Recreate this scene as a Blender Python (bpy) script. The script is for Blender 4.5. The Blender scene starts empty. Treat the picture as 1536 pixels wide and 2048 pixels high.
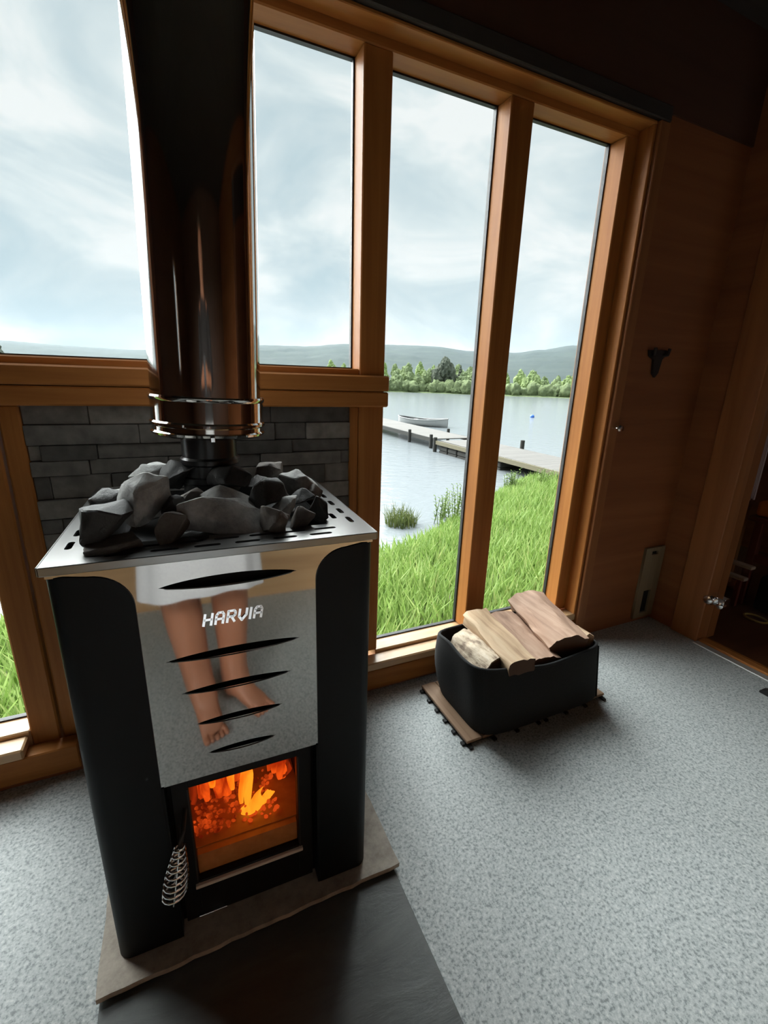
import bpy, bmesh, math, random
from mathutils import Vector, Matrix, noise as mnoise, Euler

S = 1.08            # all coordinates below are in camera heights; S turns them into metres
R = math.radians
C = bpy.context.scene.collection
sc = bpy.context.scene

# ------------------------------------------------------------------ camera
F_PX, PITCH, YAW, ROLL = 899.3, 0.28621, 0.43483, 0.0312
fwd = Vector((math.sin(YAW) * math.cos(PITCH), math.cos(YAW) * math.cos(PITCH), -math.sin(PITCH)))
rgt = Vector((math.cos(YAW), -math.sin(YAW), 0))
upv = rgt.cross(fwd)
cx_ = rgt * math.cos(ROLL) + upv * math.sin(ROLL)
cy_ = -rgt * math.sin(ROLL) + upv * math.cos(ROLL)
cam_d = bpy.data.cameras.new('camera')
cam_d.sensor_fit = 'HORIZONTAL'
cam_d.sensor_width = 36.0
cam_d.lens = 36.0 * F_PX / 1536.0
cam_d.clip_start = 0.02
cam_d.clip_end = 6000
cam = bpy.data.objects.new('camera', cam_d)
C.objects.link(cam)
m4 = Matrix((cx_, cy_, -fwd)).transposed().to_4x4()
m4.translation = Vector((0, 0, S))
cam.matrix_world = m4
sc.camera = cam

# ------------------------------------------------------------------ view + world + light
sc.view_settings.view_transform = 'Standard'
sc.view_settings.look = 'None'
sc.view_settings.gamma = 1.0
sc.view_settings.exposure = 0.0
sc.view_settings.use_curve_mapping = False
sc.cycles.max_bounces = 10
sc.cycles.diffuse_bounces = 5
sc.cycles.glossy_bounces = 5
sc.cycles.transparent_max_bounces = 16
sc.cycles.sample_clamp_indirect = 6.0

SKY_LOW, SKY_ZENITH = 0.93, 3.2
SUN_E, SUN_ANGLE = 16.0, 85.0
SUN_DIR = (-0.30, 0.80, 0.60)       # towards the bright cloud

w = bpy.data.worlds.new('overcast_sky')
sc.world = w
w.use_nodes = True
nt = w.node_tree
nt.nodes.clear()
def N(t, typ, **kw):
    n = t.nodes.new(typ)
    for k, v in kw.items():
        if k.startswith('i_'):
            n.inputs[k[2:].replace('_', ' ')].default_value = v
        else:
            setattr(n, k, v)
    return n
def ramp(t, pts, interp='LINEAR'):
    n = t.nodes.new('ShaderNodeValToRGB')
    n.color_ramp.interpolation = interp
    e = n.color_ramp.elements
    while len(e) < len(pts):
        e.new(0.5)
    for el, (p, c) in zip(e, pts):
        el.position = p
        el.color = (c[0], c[1], c[2], 1) if len(c) == 3 else c
    return n
tc = N(nt, 'ShaderNodeTexCoord')
mp = N(nt, 'ShaderNodeMapping')
mp.inputs['Scale'].default_value = (2.2, 2.2, 5.0)
nz = N(nt, 'ShaderNodeTexNoise', i_Scale=1.5, i_Detail=7.0, i_Roughness=0.52, i_Distortion=0.5)
cr = ramp(nt, [(0.36, (0.56, 0.69, 0.75)), (0.47, (0.68, 0.78, 0.82)), (0.54, (0.80, 0.88, 0.90)), (0.63, (0.98, 1.0, 1.0))])
sx = N(nt, 'ShaderNodeSeparateXYZ')
mr = N(nt, 'ShaderNodeMapRange', interpolation_type='SMOOTHSTEP', i_From_Min=0.48, i_From_Max=1.0, i_To_Min=SKY_LOW, i_To_Max=SKY_ZENITH)
bg = N(nt, 'ShaderNodeBackground')
wo = N(nt, 'ShaderNodeOutputWorld')
L = nt.links.new
L(tc.outputs['Generated'], mp.inputs['Vector'])
L(mp.outputs['Vector'], nz.inputs['Vector'])
L(nz.outputs['Fac'], cr.inputs['Fac'])
L(cr.outputs['Color'], bg.inputs['Color'])
L(tc.outputs['Generated'], sx.inputs['Vector'])
L(sx.outputs['Z'], mr.inputs['Value'])
L(mr.outputs['Result'], bg.inputs['Strength'])
L(bg.outputs['Background'], wo.inputs['Surface'])

sd = bpy.data.lights.new('veiled_sun', 'SUN')
sd.energy = SUN_E
sd.angle = R(SUN_ANGLE)
sd.color = (0.97, 1.0, 1.0)
so = bpy.data.objects.new('veiled_sun', sd)
C.objects.link(so)
so.rotation_euler = Vector(SUN_DIR).to_track_quat('Z', 'Y').to_euler()
so.location = (-3, 8, 7)

# ------------------------------------------------------------------ materials
MAT = {}
def mat(name, col=(0.5, 0.5, 0.5), rough=0.5, metal=0.0, fn=None, spec=0.5):
    m = bpy.data.materials.new(name)
    m.use_nodes = True
    t = m.node_tree
    b = t.nodes['Principled BSDF']
    b.inputs['Base Color'].default_value = (*col, 1)
    b.inputs['Roughness'].default_value = rough
    b.inputs['Metallic'].default_value = metal
    b.inputs['Specular IOR Level'].default_value = spec
    if fn:
        fn(t, b)
    MAT[name] = m
    return m
def coords(t, scale=(1, 1, 1), rot=(0, 0, 0), kind='Object'):
    c = N(t, 'ShaderNodeTexCoord')
    p = N(t, 'ShaderNodeMapping')
    p.inputs['Scale'].default_value = scale
    p.inputs['Rotation'].default_value = rot
    t.links.new(c.outputs[kind], p.inputs['Vector'])
    return p.outputs['Vector']
def noise_col(t, b, vec, pts, scale=5, detail=6, rough=0.6, dist=0.0, bump=0.0, bdist=0.01, socket='Base Color'):
    n = N(t, 'ShaderNodeTexNoise', i_Scale=scale, i_Detail=detail, i_Roughness=rough, i_Distortion=dist)
    t.links.new(vec, n.inputs['Vector'])
    r = ramp(t, pts)
    t.links.new(n.outputs['Fac'], r.inputs['Fac'])
    if socket:
        t.links.new(r.outputs['Color'], b.inputs[socket])
    if bump:
        bu = N(t, 'ShaderNodeBump', i_Strength=bump, i_Distance=bdist)
        t.links.new(n.outputs['Fac'], bu.inputs['Height'])
        t.links.new(bu.outputs['Normal'], b.inputs['Normal'])
    return n, r
def wood(dark, mid, light, axis, scale=14, knots=True, bump=0.15):
    st = [1.0, 1.0, 1.0]
    st['XYZ'.index(axis)] = 0.05
    def fn(t, b):
        v = coords(t, tuple(st))
        n, r = noise_col(t, b, v, [(0.25, dark), (0.5, mid), (0.75, light)], scale=scale, detail=7, rough=0.62, dist=0.7, bump=bump, bdist=0.004)
        if knots:
            st2 = [1.0, 1.0, 1.0]
            st2['XYZ'.index(axis)] = 0.45
            v2 = coords(t, tuple(st2))
            vo = N(t, 'ShaderNodeTexVoronoi', i_Scale=3.2)
            t.links.new(v2, vo.inputs['Vector'])
            kr = ramp(t, [(0.0, (0.12, 0.12, 0.12)), (0.035, (0.35, 0.3, 0.28)), (0.06, (1, 1, 1))])
            t.links.new(vo.outputs['Distance'], kr.inputs['Fac'])
            mx = N(t, 'ShaderNodeMix', data_type='RGBA', blend_type='MULTIPLY')
            mx.inputs[0].default_value = 1.0
            t.links.new(r.outputs['Color'], mx.inputs[6])
            t.links.new(kr.outputs['Color'], mx.inputs[7])
            t.links.new(mx.outputs[2], b.inputs['Base Color'])
    return fn
PD, PM, PL = (0.28, 0.098, 0.025), (0.42, 0.165, 0.044), (0.54, 0.245, 0.07)
for ax in 'XYZ':
    mat('pine_' + ax, PM, 0.45, spec=0.15, fn=wood(PD, PM, PL, ax))
mat('pine_glare', rough=0.32, fn=wood((0.46, 0.26, 0.12), (0.6, 0.38, 0.2), (0.68, 0.46, 0.27), 'X'))  # paler copy of the pine: window glare on the sills put into its colour
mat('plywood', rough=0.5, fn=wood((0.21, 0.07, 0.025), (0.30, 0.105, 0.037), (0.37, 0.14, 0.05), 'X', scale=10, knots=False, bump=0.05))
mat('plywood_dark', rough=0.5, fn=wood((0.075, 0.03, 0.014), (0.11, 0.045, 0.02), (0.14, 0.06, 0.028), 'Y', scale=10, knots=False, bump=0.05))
mat('plywood_y', rough=0.5, fn=wood((0.21, 0.07, 0.025), (0.30, 0.105, 0.037), (0.37, 0.14, 0.05), 'Y', scale=10, knots=False, bump=0.05))
mat('jamb_wood', rough=0.5, fn=wood((0.25, 0.09, 0.03), (0.36, 0.14, 0.046), (0.44, 0.18, 0.062), 'Z', scale=12))
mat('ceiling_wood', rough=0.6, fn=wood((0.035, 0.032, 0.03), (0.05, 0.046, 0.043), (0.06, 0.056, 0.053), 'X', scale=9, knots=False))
mat('plywood_shaded', rough=0.6, fn=wood((0.06, 0.028, 0.018), (0.09, 0.042, 0.025), (0.11, 0.052, 0.03), 'X', scale=9, knots=False))  # darkened wood: the upper wall's fade into shade put into the colour
mat('dark_plank', rough=0.45, fn=wood((0.1, 0.04, 0.018), (0.16, 0.065, 0.03), (0.2, 0.085, 0.04), 'X', scale=9, knots=False))
mat('bench_wood', rough=0.55, fn=wood((0.36, 0.2, 0.09), (0.48, 0.29, 0.14), (0.56, 0.36, 0.19), 'X', scale=12))
mat('pale_slat', (0.62, 0.5, 0.4), 0.6)

def f_floor(t, b):
    v = coords(t)
    n1 = N(t, 'ShaderNodeTexNoise', i_Scale=150.0, i_Detail=3.0, i_Roughness=0.7)
    n2 = N(t, 'ShaderNodeTexNoise', i_Scale=2.2, i_Detail=3.0)
    t.links.new(v, n1.inputs['Vector']); t.links.new(v, n2.inputs['Vector'])
    r1 = ramp(t, [(0.36, (0.24, 0.265, 0.27)), (0.47, (0.45, 0.485, 0.485)), (0.6, (0.56, 0.59, 0.585)), (0.7, (0.70, 0.71, 0.69))])
    r2 = ramp(t, [(0.3, (0.93, 0.93, 0.92)), (0.7, (1, 1, 1))])
    t.links.new(n1.outputs['Fac'], r1.inputs['Fac']); t.links.new(n2.outputs['Fac'], r2.inputs['Fac'])
    mx = N(t, 'ShaderNodeMix', data_type='RGBA', blend_type='MULTIPLY')
    mx.inputs[0].default_value = 1.0
    t.links.new(r1.outputs['Color'], mx.inputs[6]); t.links.new(r2.outputs['Color'], mx.inputs[7])
    t.links.new(mx.outputs[2], b.inputs['Base Color'])
    bu = N(t, 'ShaderNodeBump', i_Strength=0.12, i_Distance=0.002)
    t.links.new(n1.outputs['Fac'], bu.inputs['Height']); t.links.new(bu.outputs['Normal'], b.inputs['Normal'])
mat('speckled_vinyl', rough=0.6, fn=f_floor)
def f_slate(t, b):
    noise_col(t, b, coords(t, (1, 3, 1), (0, 0, R(25))), [(0.3, (0.06, 0.066, 0.066)), (0.6, (0.1, 0.108, 0.104)), (0.8, (0.14, 0.146, 0.132))], scale=5, detail=9, rough=0.65, dist=0.8, bump=0.35, bdist=0.006)
mat('slate', rough=0.5, fn=f_slate)
def f_ledge(t, b):
    g = N(t, 'ShaderNodeNewGeometry')
    r = ramp(t, [(0.0, (0.085, 0.082, 0.076)), (0.5, (0.15, 0.145, 0.136)), (1.0, (0.3, 0.28, 0.255))])
    t.links.new(g.outputs['Random Per Island'], r.inputs['Fac'])
    n = N(t, 'ShaderNodeTexNoise', i_Scale=30.0, i_Detail=8.0)
    t.links.new(coords(t), n.inputs['Vector'])
    r2 = ramp(t, [(0.3, (0.6, 0.6, 0.6)), (0.7, (1.1, 1.1, 1.1))])
    t.links.new(n.outputs['Fac'], r2.inputs['Fac'])
    mx = N(t, 'ShaderNodeMix', data_type='RGBA', blend_type='MULTIPLY'); mx.inputs[0].default_value = 1
    t.links.new(r.outputs['Color'], mx.inputs[6]); t.links.new(r2.outputs['Color'], mx.inputs[7])
    t.links.new(mx.outputs[2], b.inputs['Base Color'])
    bu = N(t, 'ShaderNodeBump', i_Strength=0.5, i_Distance=0.006)
    t.links.new(n.outputs['Fac'], bu.inputs['Height']); t.links.new(bu.outputs['Normal'], b.inputs['Normal'])
mat('ledge_stone', rough=0.8, fn=f_ledge)
def f_slab(t, b):
    noise_col(t, b, coords(t), [(0.35, (0.3, 0.25, 0.2)), (0.55, (0.43, 0.37, 0.3)), (0.7, (0.5, 0.44, 0.36))], scale=28, detail=7, rough=0.7, bump=0.1, bdist=0.002)
mat('sandstone', rough=0.6, fn=f_slab)
def f_steel(t, b):
    v = coords(t, (120, 120, 2.0))
    n = N(t, 'ShaderNodeTexNoise', i_Scale=3.0, i_Detail=3.0)
    t.links.new(v, n.inputs['Vector'])
    r = ramp(t, [(0.3, (0.03, 0.03, 0.03)), (0.7, (0.05, 0.05, 0.05))])
    t.links.new(n.outputs['Fac'], r.inputs['Fac']); t.links.new(r.outputs['Color'], b.inputs['Roughness'])
mat('mirror_steel', (0.5, 0.485, 0.465), 0.09, 1.0, f_steel)
mat('rim_steel', (0.27, 0.27, 0.265), 0.3, 1.0)
mat('pipe_chrome', (0.58, 0.56, 0.53), 0.07, 1.0)
mat('handle_steel', (0.75, 0.74, 0.72), 0.15, 1.0)
mat('letter_steel', (0.95, 0.95, 0.96), 0.12, 1.0)
mat('black_paint', (0.0035, 0.0045, 0.0055), 0.5, spec=0.22)
mat('cast_black', (0.005, 0.005, 0.0055), 0.5, spec=0.25)
mat('flue_black', (0.012, 0.012, 0.014), 0.3)
mat('recess_black', (0.006, 0.0055, 0.005), 0.9)  # near-black: shade inside slots put into a colour; slab bedding uses it too
def f_rock(t, b):
    noise_col(t, b, coords(t), [(0.3, (0.16, 0.161, 0.157)), (0.5, (0.4, 0.4, 0.385)), (0.72, (0.6, 0.6, 0.575))], scale=22, detail=9, rough=0.7, bump=0.6, bdist=0.006)
mat('rock', rough=0.75, fn=f_rock)
def f_rockd(t, b):
    noise_col(t, b, coords(t), [(0.3, (0.022, 0.022, 0.022)), (0.6, (0.065, 0.064, 0.062)), (0.8, (0.12, 0.118, 0.112))], scale=22, detail=9, rough=0.7, bump=0.6, bdist=0.006)
mat('rock_dark', rough=0.6, fn=f_rockd)
def f_rockb(t, b):
    noise_col(t, b, coords(t), [(0.3, (0.07, 0.06, 0.052)), (0.6, (0.18, 0.155, 0.135)), (0.8, (0.3, 0.265, 0.235))], scale=22, detail=9, rough=0.7, bump=0.6, bdist=0.006)
mat('rock_brown', rough=0.75, fn=f_rockb)
def f_felt(t, b):
    noise_col(t, b, coords(t), [(0.3, (0.005, 0.0055, 0.006)), (0.7, (0.011, 0.012, 0.0125))], scale=260, detail=2, bump=0.25, bdist=0.002)
mat('felt', rough=0.9, fn=f_felt)
mat('split_wood', rough=0.75, fn=wood((0.22, 0.125, 0.07), (0.48, 0.33, 0.2), (0.62, 0.475, 0.32), 'Y', scale=30, knots=False, bump=0.5))
mat('split_wood_pink', rough=0.75, fn=wood((0.17, 0.09, 0.06), (0.41, 0.255, 0.175), (0.56, 0.39, 0.28), 'Y', scale=30, knots=False, bump=0.5))
def f_bark(t, b):
    noise_col(t, b, coords(t, (1, 0.35, 1)), [(0.35, (0.16, 0.11, 0.075)), (0.5, (0.5, 0.4, 0.29)), (0.7, (0.66, 0.57, 0.45))], scale=45, detail=6, bump=0.8, bdist=0.006)
mat('bark', rough=0.85, fn=f_bark)
mat('log_end', (0.09, 0.045, 0.025), 0.85)
mat('tile_slat', rough=0.6, fn=wood((0.2, 0.11, 0.06), (0.3, 0.18, 0.105), (0.36, 0.23, 0.14), 'Y', scale=25, knots=False))
mat('black_plastic', (0.01, 0.01, 0.01), 0.5)
mat('chrome', (0.85, 0.85, 0.86), 0.12, 1.0)
mat('dark_iron', (0.02, 0.016, 0.014), 0.5)
mat('pale_board', rough=0.6, fn=wood((0.2, 0.15, 0.085), (0.27, 0.21, 0.125), (0.32, 0.25, 0.155), 'Z', scale=12, knots=False))
mat('pale_fabric', (0.7, 0.6, 0.6), 0.9)
mat('orange_fabric', (0.9, 0.28, 0.02), 0.8)
mat('red_wood', rough=0.5, fn=wood((0.12, 0.03, 0.02), (0.19, 0.05, 0.035), (0.25, 0.075, 0.05), 'Z', scale=12, knots=False))
mat('black_fabric', (0.015, 0.015, 0.017), 0.9)
mat('yellow_rope', (0.5, 0.36, 0.08), 0.8)
mat('trim_metal', (0.6, 0.6, 0.58), 0.4, 0.6)
def glassy(name, fac, tint=(1, 1, 1), rough=0.0):
    m = bpy.data.materials.new(name)
    m.use_nodes = True
    t = m.node_tree
    t.nodes.clear()
    o = N(t, 'ShaderNodeOutputMaterial')
    tr = N(t, 'ShaderNodeBsdfTransparent'); tr.inputs['Color'].default_value = (*tint, 1)
    gl = N(t, 'ShaderNodeBsdfGlossy'); gl.inputs['Roughness'].default_value = rough
    mx = N(t, 'ShaderNodeMixShader'); 
    lw = N(t, 'ShaderNodeLayerWeight'); lw.inputs['Blend'].default_value = 0.12
    ml = N(t, 'ShaderNodeMath', operation='MULTIPLY'); ml.inputs[1].default_value = fac
    t.links.new(lw.outputs['Fresnel'], ml.inputs[0])
    t.links.new(ml.outputs[0], mx.inputs['Fac'])
    t.links.new(tr.outputs[0], mx.inputs[1]); t.links.new(gl.outputs[0], mx.inputs[2])
    t.links.new(mx.outputs[0], o.inputs['Surface'])
    MAT[name] = m
glassy('pane_glass', 0.7, (0.97, 0.985, 0.98))
glassy('door_glass', 0.3, (0.9, 0.88, 0.86))
glassy('stove_glass', 1.0, (0.95, 0.8, 0.65))
def emis(name, col, s):
    m = mat(name, (0.02, 0.01, 0.005), 0.8)
    b = m.node_tree.nodes['Principled BSDF']
    b.inputs['Emission Color'].default_value = (*col, 1)
    b.inputs['Emission Strength'].default_value = s
    return m
def f_flame(c0, c1, s):
    def fn(t, b):
        n = N(t, 'ShaderNodeTexNoise', i_Scale=16.0, i_Detail=3.0, i_Distortion=1.6)
        t.links.new(coords(t, (1, 1, 0.4)), n.inputs['Vector'])
        r = ramp(t, [(0.36, c0), (0.6, c1)])
        t.links.new(n.outputs['Fac'], r.inputs['Fac']); t.links.new(r.outputs['Color'], b.inputs['Emission Color'])
        b.inputs['Emission Strength'].default_value = s
    return fn
mat('flame_yellow', (0, 0, 0), 1.0, fn=f_flame((0.9, 0.13, 0.005), (1.0, 0.42, 0.03), 1.5))
mat('flame_orange', (0, 0, 0), 1.0, fn=f_flame((0.35, 0.025, 0.003), (0.95, 0.14, 0.015), 1.15))
mat('ember', (0.02, 0.01, 0.01), 1.0, fn=f_flame((0.12, 0.01, 0.002), (0.75, 0.10, 0.015), 0.95))
mat('hot_log', (0.03, 0.015, 0.01), 0.95, fn=f_flame((0.045, 0.006, 0.002), (0.35, 0.035, 0.006), 0.9))
mat('firebrick', rough=0.9, fn=lambda t, b: noise_col(t, b, coords(t), [(0.3, (0.2, 0.11, 0.06)), (0.7, (0.32, 0.19, 0.1))], scale=12))
mat('ash', rough=1.0, fn=lambda t, b: noise_col(t, b, coords(t), [(0.3, (0.5, 0.36, 0.25)), (0.7, (0.68, 0.52, 0.38))], scale=40))
mat('skin', rough=0.5, fn=lambda t, b: (b.inputs['Subsurface Weight'].__setattr__('default_value', 0.0), noise_col(t, b, coords(t), [(0.3, (0.46, 0.19, 0.105)), (0.7, (0.54, 0.235, 0.135))], scale=6)))
mat('terry_white', rough=0.95, fn=lambda t, b: noise_col(t, b, coords(t), [(0.3, (0.74, 0.74, 0.76)), (0.7, (0.84, 0.84, 0.85))], scale=180, bump=0.3, bdist=0.003))
mat('dark_cotton', (0.035, 0.03, 0.03), 0.9)
mat('hair_brown', (0.06, 0.035, 0.02), 0.6)
mat('phone_black', (0.02, 0.02, 0.022), 0.25)
mat('nail', (0.6, 0.33, 0.25), 0.35)
# outdoors
def f_grass(c):
    def fn(t, b):
        g = N(t, 'ShaderNodeNewGeometry')
        r = ramp(t, c)
        t.links.new(g.outputs['Random Per Island'], r.inputs['Fac'])
        t.links.new(r.outputs['Color'], b.inputs['Base Color'])
        tr = N(t, 'ShaderNodeBsdfTranslucent')
        t.links.new(r.outputs['Color'], tr.inputs['Color'])
        mx = N(t, 'ShaderNodeMixShader'); mx.inputs['Fac'].default_value = 0.4
        o = t.nodes['Material Output']
        t.links.new(b.outputs[0], mx.inputs[1]); t.links.new(tr.outputs[0], mx.inputs[2])
        t.links.new(mx.outputs[0], o.inputs['Surface'])
    return fn
mat('grass_blade', rough=0.55, fn=f_grass([(0.0, (0.15, 0.25, 0.05)), (0.5, (0.25, 0.37, 0.095)), (0.85, (0.34, 0.46, 0.15)), (1.0, (0.44, 0.5, 0.19))]), spec=0.3)
mat('herb_leaf', rough=0.55, fn=f_grass([(0.0, (0.1, 0.16, 0.03)), (0.6, (0.17, 0.25, 0.065)), (1.0, (0.25, 0.33, 0.11))]), spec=0.3)
mat('reed', rough=0.6, fn=f_grass([(0.0, (0.07, 0.1, 0.03)), (0.6, (0.13, 0.16, 0.05)), (1.0, (0.2, 0.22, 0.08))]), spec=0.3)
mat('soil', rough=0.95, fn=lambda t, b: noise_col(t, b, coords(t), [(0.35, (0.05, 0.075, 0.02)), (0.5, (0.09, 0.12, 0.035)), (0.75, (0.3, 0.27, 0.2))], scale=2.5, detail=8))
def f_water(t, b):
    b.inputs['Base Color'].default_value = (0.2, 0.216, 0.226, 1)  # sky brightness on the water put into a grey base colour
    n = N(t, 'ShaderNodeTexNoise', i_Scale=2.6, i_Detail=4.0, i_Roughness=0.6)
    t.links.new(coords(t, (1, 2.2, 1), (0, 0, R(-30))), n.inputs['Vector'])
    bu = N(t, 'ShaderNodeBump', i_Strength=0.35, i_Distance=0.06)
    t.links.new(n.outputs['Fac'], bu.inputs['Height']); t.links.new(bu.outputs['Normal'], b.inputs['Normal'])
mat('lake_water', rough=0.14, fn=f_water, spec=0.1)
mat('jetty_wood', rough=0.8, fn=wood((0.125, 0.115, 0.105), (0.16, 0.147, 0.135), (0.19, 0.176, 0.16), 'X', scale=6, knots=False))
mat('jetty_dark', (0.035, 0.034, 0.03), 0.9)
mat('jetty_side', (0.16, 0.14, 0.09), 0.9)
mat('boat_white', (0.4, 0.4, 0.39), 0.4)
mat('boat_dark', (0.1, 0.1, 0.1), 0.6)
mat('buoy_blue', (0.05, 0.16, 0.55), 0.4)
mat('grey_rock', rough=0.9, fn=lambda t, b: noise_col(t, b, coords(t), [(0.3, (0.14, 0.15, 0.16)), (0.7, (0.36, 0.38, 0.42))], scale=6, bump=0.5, bdist=0.05))
mat('far_leaf', rough=0.9, fn=lambda t, b: noise_col(t, b, coords(t), [(0.35, (0.16, 0.21, 0.10)), (0.6, (0.27, 0.33, 0.15)), (0.75, (0.34, 0.39, 0.2))], scale=1.6, detail=8, rough=0.75, bump=0.9, bdist=0.5))
mat('far_leaf_light', rough=0.9, fn=lambda t, b: noise_col(t, b, coords(t), [(0.35, (0.2, 0.27, 0.11)), (0.6, (0.32, 0.4, 0.16)), (0.75, (0.4, 0.46, 0.22))], scale=1.6, detail=8, rough=0.75, bump=0.9, bdist=0.5))
mat('far_conifer', rough=0.9, fn=lambda t, b: noise_col(t, b, coords(t), [(0.35, (0.07, 0.085, 0.06)), (0.7, (0.15, 0.165, 0.12))], scale=2.5, detail=8, rough=0.75, bump=0.9, bdist=0.4))
mat('far_trunk', (0.16, 0.14, 0.12), 0.9)
mat('hill_forest', rough=1.0, fn=lambda t, b: noise_col(t, b, coords(t), [(0.35, (0.02, 0.034, 0.034)), (0.6, (0.04, 0.058, 0.05)), (0.75, (0.06, 0.085, 0.06))], scale=0.03, detail=10, rough=0.75, bump=0.5, bdist=6))
def f_haze():
    m = bpy.data.materials.new('haze')
    m.use_nodes = True
    t = m.node_tree
    t.nodes.clear()
    o = N(t, 'ShaderNodeOutputMaterial')
    v = N(t, 'ShaderNodeVolumeScatter')
    v.inputs['Color'].default_value = (0.66, 0.85, 1.0, 1)
    v.inputs['Density'].default_value = 0.00016
    t.links.new(v.outputs[0], o.inputs['Volume'])
    MAT['haze'] = m
f_haze()

# ------------------------------------------------------------------ builders
INV = {}
def finish(me, smooth=None):
    if smooth is not None:
        for p in me.polygons:
            p.use_smooth = True
        try:
            me.set_sharp_from_angle(angle=R(smooth))
        except Exception:
            pass
def O(name, bm, m, parent=None, smooth=None, kind=None, label=None, cat=None, group=None, local=False):
    """one mesh object; bm is in camera-height world units (or the parent's local units if local)"""
    bmesh.ops.recalc_face_normals(bm, faces=bm.faces)
    for v in bm.verts:
        v.co *= S
    me = bpy.data.meshes.new(name)
    o = bpy.data.objects.new(name, me)
    C.objects.link(o)
    if parent is not None:
        root = parent
        while root.parent:
            root = root.parent
        if not local:
            bm.transform(INV[root.name])
        o.parent = parent
    else:
        if len(bm.verts):
            xs = [v.co.x for v in bm.verts]; ys = [v.co.y for v in bm.verts]; zs = [v.co.z for v in bm.verts]
            c = Vector(((min(xs) + max(xs)) / 2, (min(ys) + max(ys)) / 2, min(zs)))
        else:
            c = Vector((0, 0, 0))
        bm.transform(Matrix.Translation(-c))
        o.location = c
        INV[o.name] = Matrix.Translation(-c)
    bm.to_mesh(me)
    bm.free()
    ms = m if isinstance(m, (list, tuple)) else [m]
    for x in ms:
        me.materials.append(MAT[x])
    finish(me, smooth)
    if kind: o['kind'] = kind
    if label: o['label'] = label
    if cat: o['category'] = cat
    if group: o['group'] = group
    return o
def T(name, label=None, cat=None, loc=(0, 0, 0), rot=0.0, group=None, kind=None):
    o = bpy.data.objects.new(name, None)
    C.objects.link(o)
    o.empty_display_size = 0.05
    o.location = Vector(loc) * S
    o.rotation_euler = (0, 0, rot)
    INV[o.name] = (Matrix.Translation(Vector(loc) * S) @ Matrix.Rotation(rot, 4, 'Z')).inverted()
    if label: o['label'] = label
    if cat: o['category'] = cat
    if group: o['group'] = group
    if kind: o['kind'] = kind
    return o
def B(): return bmesh.new()
def merge(dst, src, mi=None):
    me = bpy.data.meshes.new('tmp')
    if mi is not None:
        for f in src.faces: f.material_index = mi
    src.to_mesh(me); src.free()
    dst.from_mesh(me)
    bpy.data.meshes.remove(me)
def box(bm, x0, x1, y0, y1, z0, z1, bev=0.0, seg=1, mat_=None, mi=None):
    t = B()
    bmesh.ops.create_cube(t, size=1)
    for v in t.verts:
        v.co = Vector(((x0 + x1) / 2 + v.co.x * (x1 - x0), (y0 + y1) / 2 + v.co.y * (y1 - y0), (z0 + z1) / 2 + v.co.z * (z1 - z0)))
    if bev:
        bmesh.ops.bevel(t, geom=list(t.edges), offset=bev, segments=seg, affect='EDGES', profile=0.6)
    if mat_ is not None:
        t.transform(mat_)
    merge(bm, t, mi)
    return bm
def lathe(bm, prof, c=(0, 0), n=48, mi=None, cap=True, mat_=None):
    t = B()
    rings = []
    for r, z in prof:
        rings.append([t.verts.new((c[0] + r * math.cos(2 * math.pi * i / n), c[1] + r * math.sin(2 * math.pi * i / n), z)) for i in range(n)])
    for a, b in zip(rings, rings[1:]):
        for i in range(n):
            t.faces.new((a[i], a[(i + 1) % n], b[(i + 1) % n], b[i]))
    if cap:
        t.faces.new(rings[0]); t.faces.new(rings[-1])
    if mat_ is not None: t.transform(mat_)
    merge(bm, t, mi)
def tube(bm, pts, r, n=8, closed=False):
    pts = [Vector(p) for p in pts]
    rs = r if isinstance(r, (list, tuple)) else [r] * len(pts)
    rings = []
    up = Vector((0.13, 0.31, 0.94)).normalized()
    for i, p in enumerate(pts):
        if closed:
            d = pts[(i + 1) % len(pts)] - pts[i - 1]
        else:
            d = pts[min(i + 1, len(pts) - 1)] - pts[max(i - 1, 0)]
        d.normalize()
        a = d.cross(up)
        if a.length < 1e-3: a = d.cross(Vector((1, 0, 0)))
        a.normalize(); b2 = d.cross(a)
        rings.append([bm.verts.new(p + (a * math.cos(2 * math.pi * k / n) + b2 * math.sin(2 * math.pi * k / n)) * rs[i]) for k in range(n)])
    m = len(rings)
    for i in range(m if closed else m - 1):
        a, b2 = rings[i], rings[(i + 1) % m]
        for k in range(n):
            bm.faces.new((a[k], a[(k + 1) % n], b2[(k + 1) % n], b2[k]))
    if not closed:
        bm.faces.new(rings[0]); bm.faces.new(rings[-1])
def prism(bm, poly, axis, a, b, bev=0, mi=None):
    """poly: list of 2-D points; extruded along axis from a to b"""
    t = B()
    def P(u, v, w_):
        return {'X': (w_, u, v), 'Y': (u, w_, v), 'Z': (u, v, w_)}[axis]
    v0 = [t.verts.new(P(u, v, a)) for u, v in poly]
    v1 = [t.verts.new(P(u, v, b)) for u, v in poly]
    n = len(poly)
    t.faces.new(v0); t.faces.new(v1)
    for i in range(n):
        t.faces.new((v0[i], v0[(i + 1) % n], v1[(i + 1) % n], v1[i]))
    if bev:
        bmesh.ops.bevel(t, geom=list(t.edges), offset=bev, segments=2, affect='EDGES')
    merge(bm, t, mi)
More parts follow.
